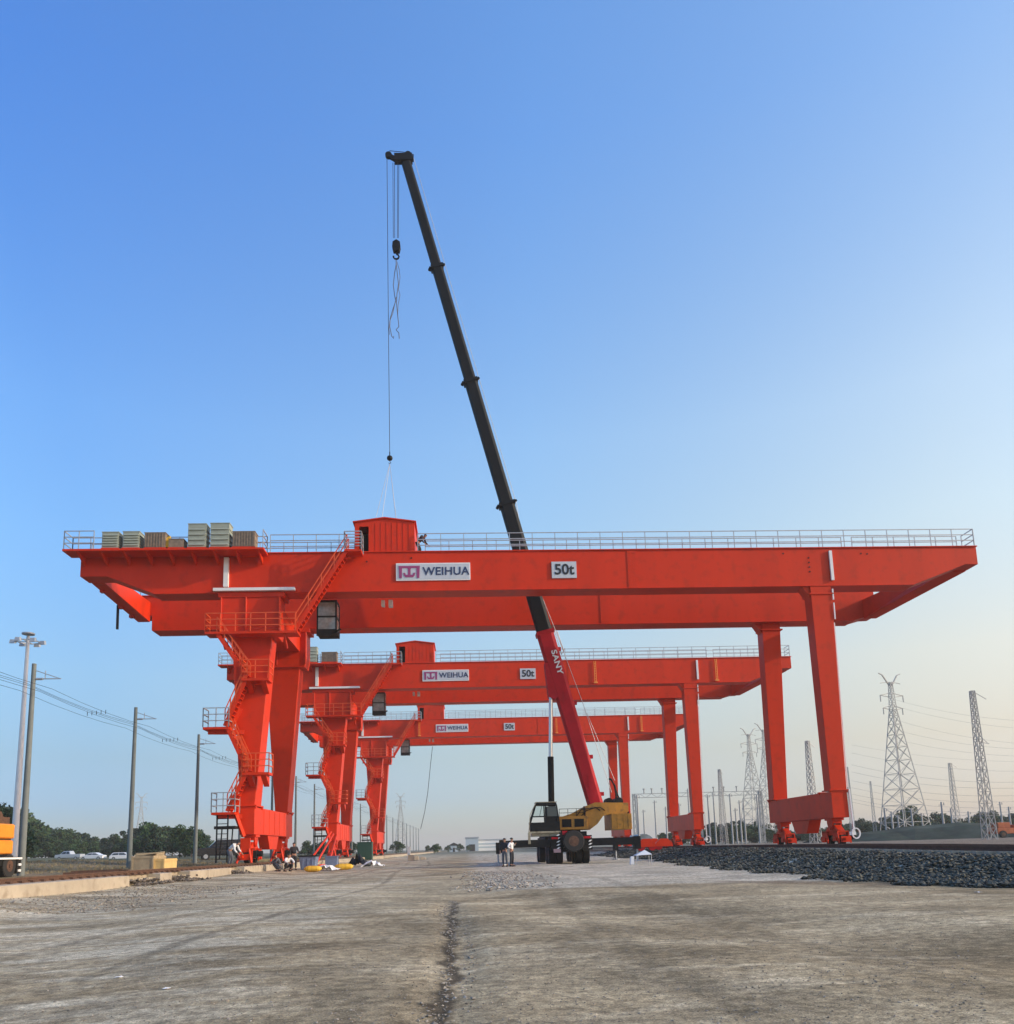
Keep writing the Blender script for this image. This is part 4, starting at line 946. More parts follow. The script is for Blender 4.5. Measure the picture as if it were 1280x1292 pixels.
# steel tubes leaning on the middle crane leg
for k, (a, c) in enumerate((((-12.2, 76, 3.0), (-12.9, 68, .2)), ((-12.1, 76.5, 2.8), (-12.0, 67, .2)), ((-11.9, 77, 2.6), (-11.2, 68.5, .2)))):
    b = MB(); b.tube(a, c, .09, n=10); b.tube(c, (c[0]-.8, c[1]-3, .16), .08, n=10)
    tag(b.build('steel_strut', RED), 'red steel strut propped against the middle crane left leg', 'strut', 'struts propped at the middle crane leg')
q = at(461, 1070, 100); b = MB(); b.box(-.85,.85,-.6,.6,.1,2.1); b.box(-.9,.9,-.65,.65,2.1,2.2); b.box(-.8,-.05,-.62,-.6,.3,2.0); b.box(.05,.8,-.62,-.6,.3,2.0)
for x in (-.7, .7): b.box(x-.08, x+.08, -.5, .5, 0, .1)
tag(b.build('switch_cabinet', GREENB, loc=(q.x, 100, .1)), 'dark green switch cabinet left of the farthest crane left leg', 'cabinet')
for k, (u, Y, sx, lab) in enumerate(((519, 95, .8, 'cream concrete block, left one beyond the farthest crane leg'), (526, 97, .5, 'small cream block between two larger ones beyond the farthest crane leg'), (534, 99, .7, 'cream concrete block, right one beyond the farthest crane leg'))):
    q = at(u, 1070, Y); b = MB(); b.hexa([(-sx/2,-.4,0),(sx/2,-.4,0),(sx/2,.4,0),(-sx/2,.4,0)], [(-sx*.4,-.35,.7-.15*k),(sx*.42,-.3,.62-.15*k),(sx*.4,.3,.6-.15*k),(-sx*.4,.3,.65-.15*k)])
    o = b.build('concrete_block', CONC, loc=(q.x, Y, 0), bevel=.03); tag(o, lab, 'block')
q = at(516, 1070, 96); b = MB(); b.box(-.15,.15,-.15,.15,0,1.5); b.box(-.2,.2,-.2,.2,1.5,1.56); tag(b.build('marker_post', WHITE, loc=(q.x, 96, 0)), 'short white marker post behind the cream blocks', 'post')
# hanging cable from farthest crane
b = MB(); b.path([at(546, 942, D3+.5), at(544, 960, D3), at(540, 1000, D3), at(536, 1025, D3), at(531, 1046, D3)], .035, 4); tag(b.build('hanging_cable', DARK), 'thin dark cable hanging from the farthest crane girder', 'cable')

# crates behind left rail
CR = [(166, 195, 1100, 1081, 42.0, 1.4, WOOD, 'large weathered plywood crate at the front of the stack behind the left rail'),]
zc = .46
def crate(x0, x1, y0, y1, z0, z1, m, label, slats=True):
    r_ = empty('wooden_crate', ((x0+x1)/2, (y0+y1)/2, z0), label, 'crate', 'crates behind the left rail')
    of = ((x0+x1)/2, (y0+y1)/2, z0)
    b = MB(); b.box(x0, x1, y0, y1, z0+.06, z1); b.build('panel', m, r_, off=of)
    b = MB()
    for z in (z0+.1, z1-.08): b.box(x0-.02, x1+.02, y0-.02, y1+.02, z-.04, z+.04)
    b.box(x0-.025, x0+.06, y0-.025, y0+.0, z0+.06, z1); b.box(x1-.06, x1+.025, y0-.025, y0, z0+.06, z1); b.box(x0, x0+.1, y0, y1, z0, z0+.06); b.box(x1-.1, x1, y0, y1, z0, z0+.06); b.build('batten', m, r_, off=of)
crate(at(166, 1092, 41.5).x, at(193, 1092, 41.5).x, 41.5, 43.2, zc, zc+.78, WOOD, 'large weathered plywood crate at the left of the stack behind the left rail')
crate(at(194, 1092, 41.6).x, at(207, 1092, 41.6).x, 41.6, 43.4, zc, zc+.62, WOOD_SUN, 'plywood box coloured bright yellow as the sunlit right side of the crate stack')  # bright yellow colour carries the sunlit right face of the crates
crate(at(172, 1085, 43.7).x, at(196, 1085, 43.7).x, 43.7, 44.9, zc, zc+.95, WOOD, 'taller plywood crate standing behind the box in sunlit yellow')
b = MB(); q_ = at(170, 1092, 42.2).x; b.bar((q_, 42.2, zc+.82), (q_+1.3, 42.5, zc+.95), .6, .05); b.box(q_+.1, q_+.8, 42.7, 43.1, zc+.79, zc+.9); tag(b.build('loose_boards', WOOD), 'loose boards lying across the top of the crate stack', 'boards')

# ------------------------------------------------------------------ vehicles
def car(name, loc, rz, m, label, kind='sedan', L=4.6):
    r = empty(name, loc, label, 'car' if kind != 'pickup' else 'pickup truck', 'parked cars', rz)
    W = .88
    low = [(-L/2, .3), (L/2, .3), (L/2+.03, .6), (L/2-.1, .82), (L*.22, .95), (-L*.36, .97), (-L/2+.02, .9)]
    if kind == 'sedan': cab = [(L*.24, .93), (L*.08, 1.40), (-L*.18, 1.43), (-L*.38, .95)]
    elif kind == 'hatch': cab = [(L*.26, .93), (L*.1, 1.48), (-L*.36, 1.48), (-L*.47, .93)]
    elif kind == 'suv': low = [(-L/2, .38), (L/2, .38), (L/2, .8), (L/2-.08, 1.02), (L*.24, 1.12), (-L/2+.02, 1.12)]; cab = [(L*.26, 1.1), (L*.12, 1.75), (-L*.42, 1.78), (-L*.48, 1.1)]
    else: low = [(-L/2, .45), (L/2, .45), (L/2, .9), (L/2-.1, 1.05), (L*.28, 1.12), (-L/2, 1.12)]; cab = [(L*.3, 1.1), (L*.18, 1.72), (-L*.06, 1.75), (-L*.12, 1.1)]
    b = MB(); b.prism(low, 'y', -W, W)
    n = 4; cs = .78
    b.add([(x, -W*.97 if z < 1.15 else -W*cs, z) for x, z in cab] + [(x, W*.97 if z < 1.15 else W*cs, z) for x, z in cab], [(0,1,2,3), (7,6,5,4)] + [(k, (k+1)%4, 4+(k+1)%4, 4+k) for k in range(4)])
    if kind == 'pickup':
        pass
    b.build('body', m, r, bevel=.04)
    for s in (-1, 1):
        wb = MB(); zt = cab[1][1]-.1; zb = cab[0][1]+.06; x0, x1, x2, x3 = cab[0][0]-.22, cab[1][0]-.05, cab[2][0]+.1, cab[3][0]+.25
        yy = lambda z: s*(W*.97 + (W*cs-W*.97)*(z-cab[0][1])/(cab[1][1]-cab[0][1]) + .012)
        xm = (x1+x2)/2
        wb.add([(x0, yy(zb), zb), (x1, yy(zt), zt), (xm+.04, yy(zt), zt), (xm+.04, yy(zb), zb)], [(0,1,2,3)]); wb.add([(xm-.04, yy(zb), zb), (xm-.04, yy(zt), zt), (x2, yy(zt), zt), (x3, yy(zb), zb)], [(0,1,2,3)])
        wb.build('window', GLASS, r)
    wb = MB(); a, c = cab[0], cab[1]; d = .02
    wb.add([(a[0]+d-.03, -W*.85, a[1]+.06), (a[0]+d-.03, W*.85, a[1]+.06), (c[0]+d+.05, W*.68, c[1]-.06), (c[0]+d+.05, -W*.68, c[1]-.06)], [(0,1,2,3)]); wb.build('windscreen', GLASS, r)
    for x in (-L*.32, L*.32):
        for s in (-1, 1): 
            wv = MB(); wv.tube((x, s*(W-.18), .33), (x, s*(W+.02), .33), .33, n=18); wo = wv.build('wheel', TYRE, r)
            wv = MB(); wv.tube((x, s*(W+.0), .33), (x, s*(W+.035), .33), .19, n=12); wv.build('rim', GALV, wo)
    for s in (-1, 1):
        wb = MB(); wb.box(L/2-.08, L/2+.04, s*W*.8-.15, s*W*.8+.15, .62, .76); wb.build('headlight', LAMP, r)
    return r
def car_at(u, v, Y): p = at(u, v, Y); return (p.x, Y, p.z)
gz = car_at(88, 1086.5, 170)
for (u, m, kind, lab, rz, nm) in ((88, CARS, 'pickup', 'silver pickup truck parked in front of the left trees', R(175), 'pickup_truck'), (117, CARW, 'sedan', 'white saloon car parked between the pickup and the other white car', R(178), 'parked_car'), (155, CARW, 'hatch', 'white hatchback parked apart on the right of the row by the left trees', R(5), 'parked_car')):
    p = at(u, 1085.5, 165); car(nm, (p.x, 165, p.z), rz, m, lab, kind, 5.0 if kind == 'pickup' else 4.5)
p = at(281, 1085, 76); car('parked_car', (p.x, 76, p.z), R(200), CARB, 'black off-road car parked behind the nearest crane left ladder', 'suv', 4.6)
# low rise that carries the parked cars
b = MB(); 
zz = at(110, 1086, 165).z
b.prism([(140, .3), (160, zz-.02), (175, zz), (230, zz), (260, .3)], 'x', -140, -55)
o = b.build('embankment', mat('dry_grass', (.16, .15, .08), .95, var=.3, scale=.2, bump=.4, bscale=3)); tag(o, kind='structure')
zz2 = at(281, 1085, 76).z; b = MB(); b.prism([(66, .4), (71, zz2-.02), (84, zz2), (100, .4)], 'x', -40, -17.5); o = b.build('embankment', bpy.data.materials['dry_grass']); tag(o, kind='structure')

# truck crane cut by the left edge
tl = empty('truck_crane', (at(18, 1075, 38.1).x - .72, 37.0, .45), 'orange and black truck crane cut off by the left edge of the photo', 'truck crane', rz=R(90))
of = (-24.0, 42, .42)
b = MB(); b.box(-31.5, -22.95, 41.0, 43.3, .95, 1.2); b.box(-31.5, -22.9, 40.9, 43.4, 1.2, 1.32); b.box(-23.2, -22.9, 40.95, 43.35, .6, 1.2); b.box(-26.6, -24.9, 41.0, 41.4, .6, 1.15); b.build('chassis', DARK, tl, off=of, bevel=.02)
for x in (-23.85, -25.2+.02, -29.2, -30.6):
    for yy in (41.1, 43.1):
        wheel(x, yy, .94, .5, .35, tl, of, 'y')
b = MB()
for k in range(3): b.box(-23.18, -22.97, 40.9, 40.94, .68+k*.26, .78+k*.26)
b.box(-26, -23.0, 40.86, 40.9, 1.22, 1.3); b.build('hazard_plate', WHITE, tl, off=of)
b = MB(); b.box(-26.8, -23.15, 41.2, 43.0, 1.45, 2.05); b.box(-26.6, -23.2, 41.15, 43.05, 2.12, 2.75); b.build('counterweight', mat('orange_yellow_paint', (.75, .26, .02), .5, var=.1), tl, off=of, bevel=.05)
b = MB(); b.box(-26.6, -23.4, 41.3, 42.9, 2.75, 3.05); b.tube((-24.3, 41.25, 3.0), (-24.3, 42.9, 3.0), .28, n=14); b.tube((-25.3, 41.25, 3.05), (-25.3, 42.9, 3.05), .25, n=14); b.box(-26.5, -23.2, 41.3, 42.8, 2.04, 2.13); b.build('winch', RUST, tl, off=of)

# ------------------------------------------------------------------ poles on the left
ZT = 10.55; PX = -20.65
poles = []
for k in range(22):
    Y = 40.0 + 12.4*k
    if k > 10: Y = 40 + 12.4*10 + (k-10)*18
    poles.append(Y)
def make_pole():
    r = empty('catenary_pole', (PX, poles[0], .45))
    b = MB(); b.tube((0,0,0), (0,0,ZT-.45), .16, .10, n=12); b.build('pole', POLE, r, smooth=True)
    b = MB(); b.bar((0,0,ZT-.75), (1.25,0,ZT-1.2), .04); b.bar((0,0,ZT-1.2), (1.3,0,ZT-1.2), .045); b.bar((.55,0,ZT-1.2), (.55,0,ZT-.8), .03); b.tube((.1,0,ZT-1.2), (.45,0,ZT-1.2), .06, n=8); b.build('bracket', GALV, r)
    return r
LABP = {0: 'nearest grey concrete catenary pole, beside the orange truck crane', 1: 'grey concrete catenary pole rising behind the crate stack', 2: 'grey concrete catenary pole just left of the nearest crane leg', 3: None}
pr = make_pole()
for k, Y in enumerate(poles):
    o = pr if k == 0 else copy_tree(pr)
    o.location = (PX, Y, .45)
    tag(o, LABP.get(k) or 'distant grey catenary pole of the row seen past the crane legs', 'pole', 'catenary poles along the left side')
wz = ZT - 1.0
for k, (dx, dz) in enumerate(((-.3, .05), (-.1, -.1), (.3, -.35), (.9, -.25), (-.6, -.3))):
    b = MB(); ptl = []
    ylist = [15.2, 27.6] + poles[:16]
    for a, c in zip(ylist[:-1], ylist[1:]):
        for q in range(4):
            s = q/4; ptl.append((PX+dx, a+(c-a)*s, wz+dz - .45*4*s*(1-s)*.35))
    b.path(ptl, .009, 4); wire0 = tag(b.build('overhead_wire', DARK), 'thin overhead wire strung along the left row of catenary poles', 'wire', 'overhead wires on the left poles')
for (Y0) in (46.0, 57.5, 69):
    for k in range(5): x = PX + .9 - .3*k; b = MB(); b.tube((x, Y0+k*.12, wz-.48), (x, Y0+k*.12, wz-.26), .018, n=6); b.build('insulator', DARK, wire0)
# floodlight mast
YM = 62; pm = at(35.3, 808, YM); pb = at(20, 1085, YM)
fm = empty('floodlight_mast', (pm.x, YM, .5), 'tall white high-mast floodlight with a ring of lamps behind the nearest catenary pole', 'floodlight mast')
H = pm.z - .5
b = MB(); b.tube((0,0,0), (0,0,H*.5), .26, .19, n=14); b.tube((0,0,H*.5), (0,0,H), .19, .12, n=14); b.build('pole', WHITE, fm, smooth=True)
b = MB(); b.tube((0,0,H), (0,0,H+.35), .16, .1, n=12); b.tube((0,0,H+.45), (0,0,H+.55), .45, n=16)
for k in range(16): a0, a1 = 2*math.pi*k/16, 2*math.pi*(k+1)/16; b.bar((math.cos(a0)*.75, math.sin(a0)*.75, H-.1), (math.cos(a1)*.75, math.sin(a1)*.75, H-.1), .06)
b.bar((-.75,0,H-.1), (.75,0,H-.1), .05); b.bar((0,-.75,H-.1), (0,.75,H-.1), .05); b.build('ring', GALV, fm)
for k in range(6):
    a = 2*math.pi*k/6+.3; c = Vector((math.cos(a)*.98, math.sin(a)*.98, H-.15)); b = MB(); b.hexa([c+Vector((-.2,-.15,-.16)), c+Vector((.2,-.15,-.16)), c+Vector((.2,.15,-.1)), c+Vector((-.2,.15,-.1))], [c+Vector((-.16,-.12,.14)), c+Vector((.16,-.12,.14)), c+Vector((.16,.12,.2)), c+Vector((-.16,.12,.2))]); b.build('lamp', GALV, fm)

# ------------------------------------------------------------------ lattice masts and pylons
def lattice(b, base_w, top_w, H, n, r, z0=0, x0=0):
    def c(z):
        w_ = base_w + (top_w-base_w)*(z/H); return [Vector((x0+sx*w_/2, sy*w_/2, z0+z)) for sx, sy in ((-1,-1), (1,-1), (1,1), (-1,1))]
    zs = [H*(1-(1-k/n)**1.35) for k in range(n+1)]
    for z1, z2 in zip(zs[:-1], zs[1:]):
        A, Bc = c(z1), c(z2)
        for k in range(4):
            b.bar(A[k], Bc[k], r*1.6); b.bar(A[k], Bc[(k+1)%4], r); b.bar(A[(k+1)%4], Bc[k], r)
        for k in range(4): b.bar(Bc[k], Bc[(k+1)%4], r)
def pylon_mesh():
    b = MB(); H = 24.0
    lattice(b, 6.4, .9, H, 10, .075); lattice(b, .9, .5, 5.2, 5, .05, z0=H)
    arms = MB()
    for z, ln in ((H+.2, 2.2), (H+2.6, 2.6)):
        for s in (-1, 1):
            arms.bar((s*.5, 0, z+.5), (s*ln, 0, z+.1), .12); arms.bar((s*.5, 0, z-.2), (s*ln, 0, z+.1), .12)
            arms.tube((s*ln, 0, z+.1), (s*ln, 0, z-1.1), .1, n=6)
    for s in (-1, 1): arms.bar((s*.3, 0, H+4.6), (s*1.7, 0, H+6.6), .2); arms.bar((s*1.7, 0, H+6.6), (s*2.5, 0, H+6.9), .16); arms.bar((s*.2, 0, H+5.3), (s*2.3, 0, H+5.0), .1)
    return b, arms
pb_, pa_ = pylon_mesh()
def make_pylon():
    r = empty('power_pylon'); pb_.build('lattice_body', LATT, r); pa_.build('crossarm', LATT, r); return r
def place_scaled(o, ubase, utop, vtop, Y, Hm):
    """stand o at depth Y so that its top reaches row vtop"""
    g = at(ubase, 1050, Y); tp = at(utop, vtop, Y); x = at((ubase+utop)/2, (vtop+1050)/2, Y).x
    z0 = .4; s = (tp.z - z0)/Hm; o.location = (tp.x, Y, z0); o.scale = (s, s, s)
py0 = make_pylon()
PYL = [(1141, 1122.5, 850, 150, 'tallest and nearest steel lattice pylon on the right behind the tracks'), (950, 944, 919, 215, 'hazy lattice pylon seen between the right legs of the nearest and middle cranes'), (972, 963, 913, 222, 'lattice pylon half hidden behind the rear right leg of the nearest crane'),
       (180, 179, 1001, 380, 'small distant pylon above the left trees'), (507, 505.5, 1001, 330, 'faint distant pylon just right of the farthest crane left leg')]
for k, (ub, ut, vt, Y, lab) in enumerate(PYL):
    o = py0 if k == 0 else copy_tree(py0); place_scaled(o, ub, ut, vt, Y, 30.9); o.rotation_euler.z = (.25, .3, .2, .5, .3)[k]; tag(o, lab, 'pylon', 'power pylons')
def make_mast(thin=False):
    r = empty('lattice_mast'); b = MB(); H = 14.0
    lattice(b, 1.15, .42, H, 16, .042); b.box(-.75, .75, -.75, .75, -.3, .05); b.build('lattice_body', LATT, r)
    b = MB(); b.bar((.2, 0, H-.1), (1.6, 0, H-.8), .06); b.build('bracket', GALV, r); b = MB(); b.bar((-.3, 0, H*.66), (1.3, 0, H*.64), .06); b.bar((.2, 0, H*.7), (1.2, 0, H*.64), .05); b.build('bracket', GALV, r); return r
ma = make_mast()
MST = [(1251, 1227, 872, 76, 'tall leaning-looking lattice mast at the far right, nearest to the track'), (1207, 1199, 963, 150, 'lattice mast between the tall pylon and the far right mast'), (1033, 1019, 935, 110, 'lattice mast seen through the right leg frame of the nearest crane'),
       (914, 908, 971, 130, 'pale lattice mast right of the middle crane right legs'), (1105, 1098.5, 986, 170, 'slim lattice mast just left of the tall pylon'), (1078, 1069, 968, 140, 'slim mast directly beside the right leg of the nearest crane')]
for k, (ub, ut, vt, Y, lab) in enumerate(MST):
    o = ma if k == 0 else copy_tree(ma); place_scaled(o, ub, ut, vt, Y, 14.0); o.rotation_euler.z = .3*k; tag(o, lab, 'lattice mast', 'lattice masts behind the right track')
    if k == 0: o.scale = (o.scale[0]*.8, o.scale[1]*.8, o.scale[2])
    if k in (4, 5): o.scale = (o.scale[0]*.7, o.scale[1]*.7, o.scale[2])
# slim posts of the substation
for (u, vt, Y) in ((900, 1000, 180), (826, 1010, 190), (812, 1022, 200), (840, 1018, 185), (928, 1020, 175), (938, 1008, 178), (1116, 1020, 150), (1133, 1028, 150), (1200, 1020, 140), (1273, 1018, 160), (1262, 1012, 165), (885, 1015, 200), (1000, 1010, 210), (986, 1004, 205), (804, 1003, 150), (868, 995, 180), (893, 1003, 175), (921, 1002, 170), (933, 1010, 172), (955, 1003, 165), (992, 1012, 200), (1125, 1024, 140), (1150, 1020, 145), (1163, 1026, 150), (1188, 1012, 130), (1222, 1024, 150), (857, 1014, 190)):
    tp = at(u, vt, Y); b = MB(); h = tp.z-.4; b.tube((0,0,0), (0,0,h), .20, .14, n=8); b.bar((-.5,0,h-.5), (.5,0,h-.5), .08); b.tube((.4,0,h-.5), (.4,0,h-.1), .07, n=6)
    tag(b.build('substation_post', LATT, loc=(tp.x, Y, .4)), 'slim pale post of the distant substation on the right', 'post', 'substation posts')
# substation gantry beam
a0, a1 = at(800, 1003, 172), at(962, 997, 172); zb = (a0.z+a1.z)/2
gs = empty('substation_gantry', (a0.x, 172, .4), 'low lattice portal beam of the substation crossing behind the middle crane right legs', 'substation gantry')
b = MB(); n = 22
for k in range(n):
    xa, xb = (a1.x-a0.x)*k/n, (a1.x-a0.x)*(k+1)/n
    for z in (zb-.4, zb-1.2): b.bar((xa, 0, z), (xb, 0, z), .12)
    b.bar((xa, 0, zb-.4 if k % 2 else zb-1.2), (xb, 0, zb-1.2 if k % 2 else zb-.4), .07)
b.build('truss', LATT, gs)
for fr in (0, .5, .98):
    b = MB(); lattice(b, .8, .5, zb-.4, 8, .06, x0=(a1.x-a0.x)*fr); b.build('column', LATT, gs)
b = MB()
for fr in (.08, .14, .22, .62, .7, .8): x = (a1.x-a0.x)*fr; b.tube((x,0,zb-.4), (x,0,zb+.5), .12, n=6); b.tube((x,0,zb+.5), (x,0,zb+.7), .25, n=6)
b.build('insulator', LATT, gs)
# second gantry nearer the arch, right of the leg
# power lines on the right
for (v0, v1, Y) in ((880, 905, 150), (888, 915, 150), (905, 935, 150), (965, 978, 120), (985, 994, 120), (1002, 1008, 120), (1012, 1016, 110), (940, 955, 180), (918, 940, 150), (930, 948, 150), (950, 966, 140), (974, 985, 120), (994, 1001, 120), (1008, 1013, 115)):
    pA, pB = at(1120 if Y == 150 else 1075, v0, Y), at(1340, v1+6, Y*.85); b = MB(); pts_ = []
    for k in range(17): s = k/16; p_ = pA.lerp(pB, s); p_.z -= 1.2*4*s*(1-s); pts_.append(p_)
    b.path(pts_, .013, 4); tag(b.build('power_line', LATT), 'thin power line sagging between the pylon and masts at the right', 'power line', 'power lines on the right')

# ------------------------------------------------------------------ right hand far side
b = MB(); A = [at(1040, 1056, 122), at(1075, 1051.5, 119), at(1100, 1050, 117), at(1130, 1047, 116), at(1155, 1042.5, 115), at(1180, 1041, 114), (at(1225, 1037, 112)), at(1262, 1038, 110)]
vs_, fs_ = [], []
for i, p_ in enumerate(A):
    vs_ += [(p_.x, p_.y-5, .45), (p_.x, p_.y, p_.z*.8+.1), (p_.x, p_.y+3, p_.z), (p_.x, p_.y+9, .4)]
for i in range(len(A)-1):
    for k in range(3): fs_.append((i*4+k, (i+1)*4+k, (i+1)*4+k+1, i*4+k+1))
vs_ += []; b.add(vs_, fs_ + [(0,1,2,3), tuple(len(vs_)-4+k for k in (3,2,1,0))])
o = b.build('embankment', TARP); tag(o, kind='structure')
# orange machine far right
pR = at(1269, 1048, 100); om = empty('loader', (pR.x, 100, .5), 'rusty orange machine partly hidden at the right edge beyond the lattice mast', 'machine')
b = MB(); b.box(-1.6, 3.2, -1, 1, .5, 1.2); b.box(-1.4, .2, -.8, .8, 1.2, 1.9); b.box(.6, 3.0, -.9, .9, 1.2, 1.6); b.build('body', mat('faded_orange', (.40, .10, .03), .7, var=.3, scale=1), om, bevel=.05)
for x in (-1.0, 1.2, 2.6): wheel(x, -1.0, .45, .45, .3, om, (0,0,0), 'y')
# arched shed
pS = at(813, 1062, 150); sh_ = empty('arched_shed', (pS.x, 150, .4), 'small arched shed with a patched grey roof beyond the mobile crane counterweight', 'shed')
b = MB(); n = 12; arc = [(math.cos(math.pi*k/n)*2.2, math.sin(math.pi*k/n)*2.5) for k in range(n+1)]
b.prism(arc, 'y', 0, 8); b.build('roof', mat('shed_cladding', (.20, .25, .27), .7, var=.5, scale=.7), sh_)
b = MB(); b.box(-.6, .6, -.04, 0, 0, 1.6); b.build('door', DARK, sh_)
# red machinery by the middle crane's right leg
for (u, Y, lab) in ((826, 72, 'red cable drum lying left of the middle crane right leg'),):
    q = at(u, 1068, Y); r_ = empty('cable_drum', (q.x, Y, .55), lab, 'cable drum'); b = MB(); b.tube((0,-.3,.5), (0,-.22,.5), .5, n=20); b.tube((0,.22,.5), (0,.3,.5), .5, n=20); b.build('flange', RED, r_); b = MB(); b.tube((0,-.22,.5), (0,.22,.5), .25, n=14); b.build('core', RED, r_)
for (u, Y, lab) in ((838, 70, 'red steel bogie frame resting left of the middle crane right leg'), (816, 66, 'dark red wheel assembly behind the white canopy')):
    q = at(u, 1068, Y); r_ = empty('wheel_assembly', (q.x, Y, .55), lab, 'wheel assembly'); b = MB(); b.prism([(-.7, .3), (.7, .3), (.7, .6), (.3, .95), (-.3, .95), (-.7, .6)], 'y', -.2, .2); b.build('frame', RED, r_)
    for x in (-.45, .45): b = MB(); b.tube((x,-.16,.32), (x,.16,.32), .32, n=16); b.build('wheel', CRED, r_)
# canopy / table with white cloth
q = at(811, 1072, 44); cn = empty('cloth_canopy', (q.x, 44, height(q.x, 44)), 'low stand under a peaked white cloth beside the right outrigger', 'canopy')
b = MB(); b.add([(-.45,-.3,.52), (.45,-.3,.56), (.45,.4,.52), (-.45,.4,.52), (.12,.05,.80)], [(0,1,4), (1,2,4), (2,3,4), (3,0,4), (3,2,1,0)]); b.build('cloth', CWHITE, cn)
for (x, y) in ((-.4,-.25), (.4,-.25), (.4,.35), (-.4,.35)): b = MB(); b.tube((x,y,0), (x,y,.56), .018, n=8); b.build('leg', GALV, cn)
q = at(797, 1070, 46); b = MB(); b.hexa([(-.14,-.1,0),(.14,-.1,0),(.14,.1,0),(-.14,.1,0)], [(-.08,-.06,.45),(.1,-.06,.5),(.08,.06,.42),(-.1,.06,.46)]); tag(b.build('white_sack', CWHITE, loc=(q.x, 46, height(q.x, 46)), bevel=.03), 'small white sack just left of the white cloth canopy', 'sack')
# litter
for k, (u, v, lab) in enumerate(((619, 1120, 'white scrap of paper on the rubble in the road'), (1235, 1127, 'white scrap of plastic near the right ballast bank'), (210, 1249, 'white scrap lying on the road at the lower left'), (150, 1226+6, 'short pale stick lying on the road at the lower left'))):
    r0 = ray(u, v); tt_ = -EYE/r0.z; X0, Y0 = r0.x*tt_, r0.y*tt_; s = .0045*Y0/2.2
    b = MB(); n = 3; vs_ = [((i-1.5)*s*.9 + random.uniform(-.3, .3)*s, (j-1.5)*s*1.6, random.uniform(.2, 1.2)*s*.5) for j in range(4) for i in range(4)]
    b.add(vs_, [(j*4+i, j*4+i+1, (j+1)*4+i+1, (j+1)*4+i) for j in range(3) for i in range(3)])
    o = b.build('litter', CWHITE, loc=(X0, Y0, height(X0, Y0)+.005)); m_ = o.modifiers.new('s', 'SOLIDIFY'); m_.thickness = .003; tag(o, lab, 'litter')

# ------------------------------------------------------------------ far buildings
pF = at(596, 1072, 420); fb_ = empty('warehouse', (pF.x, 420, 0), 'pale grey-blue warehouse block at the far end of the road', 'building')
b = MB(); wv = 16*420/FPX; hv = at(596, 1057.5, 420).z; b.box(-wv/2, wv/2, 0, 20, 0, hv); b.build('wall', BLDG, fb_)
b = MB(); b.box(-wv/2-.3, wv/2+.3, -.3, 20.3, hv, hv+.5); b.build('roof', GALV, fb_)
b = MB(); b.box(-1.5, 1.5, -.1, 0, 0, 3.4); b.build('door', DARK, fb_)
pF = at(617, 1072, 430); fb_ = empty('long_shed', (pF.x, 430, 0), 'long low white shed right of the pale warehouse at the far end of the road', 'building')
b = MB(); hv = at(617, 1060, 430).z; b.box(-5.5, 9, 0, 18, 0, hv); b.build('wall', WHITE, fb_)
b = MB()
for z in (1.5, 3.2): b.box(-5.3, 8.8, -.1, 0, z, z+.7)
b.build('window_band', BLDG, fb_)
b = MB(); b.box(-5.8, 9.3, -.3, 18.3, hv, hv+.4); b.build('roof', GALV, fb_)
pF = at(573, 1072, 400); fb_ = empty('hut', (pF.x, 400, 0), 'small dark hut left of the pale warehouse at the far end of the road', 'building')
b = MB(); b.box(-2.5, 2.5, 0, 5, 0, 3.0); b.build('wall', BLDG, fb_); b = MB(); b.prism([(-2.9, 3.0), (2.9, 3.0), (0, 4.4)], 'y', -.3, 5.3); b.build('roof', DARK, fb_); b = MB(); b.box(-.5,.5,-.06,0,0,2); b.build('door', DARK, fb_)

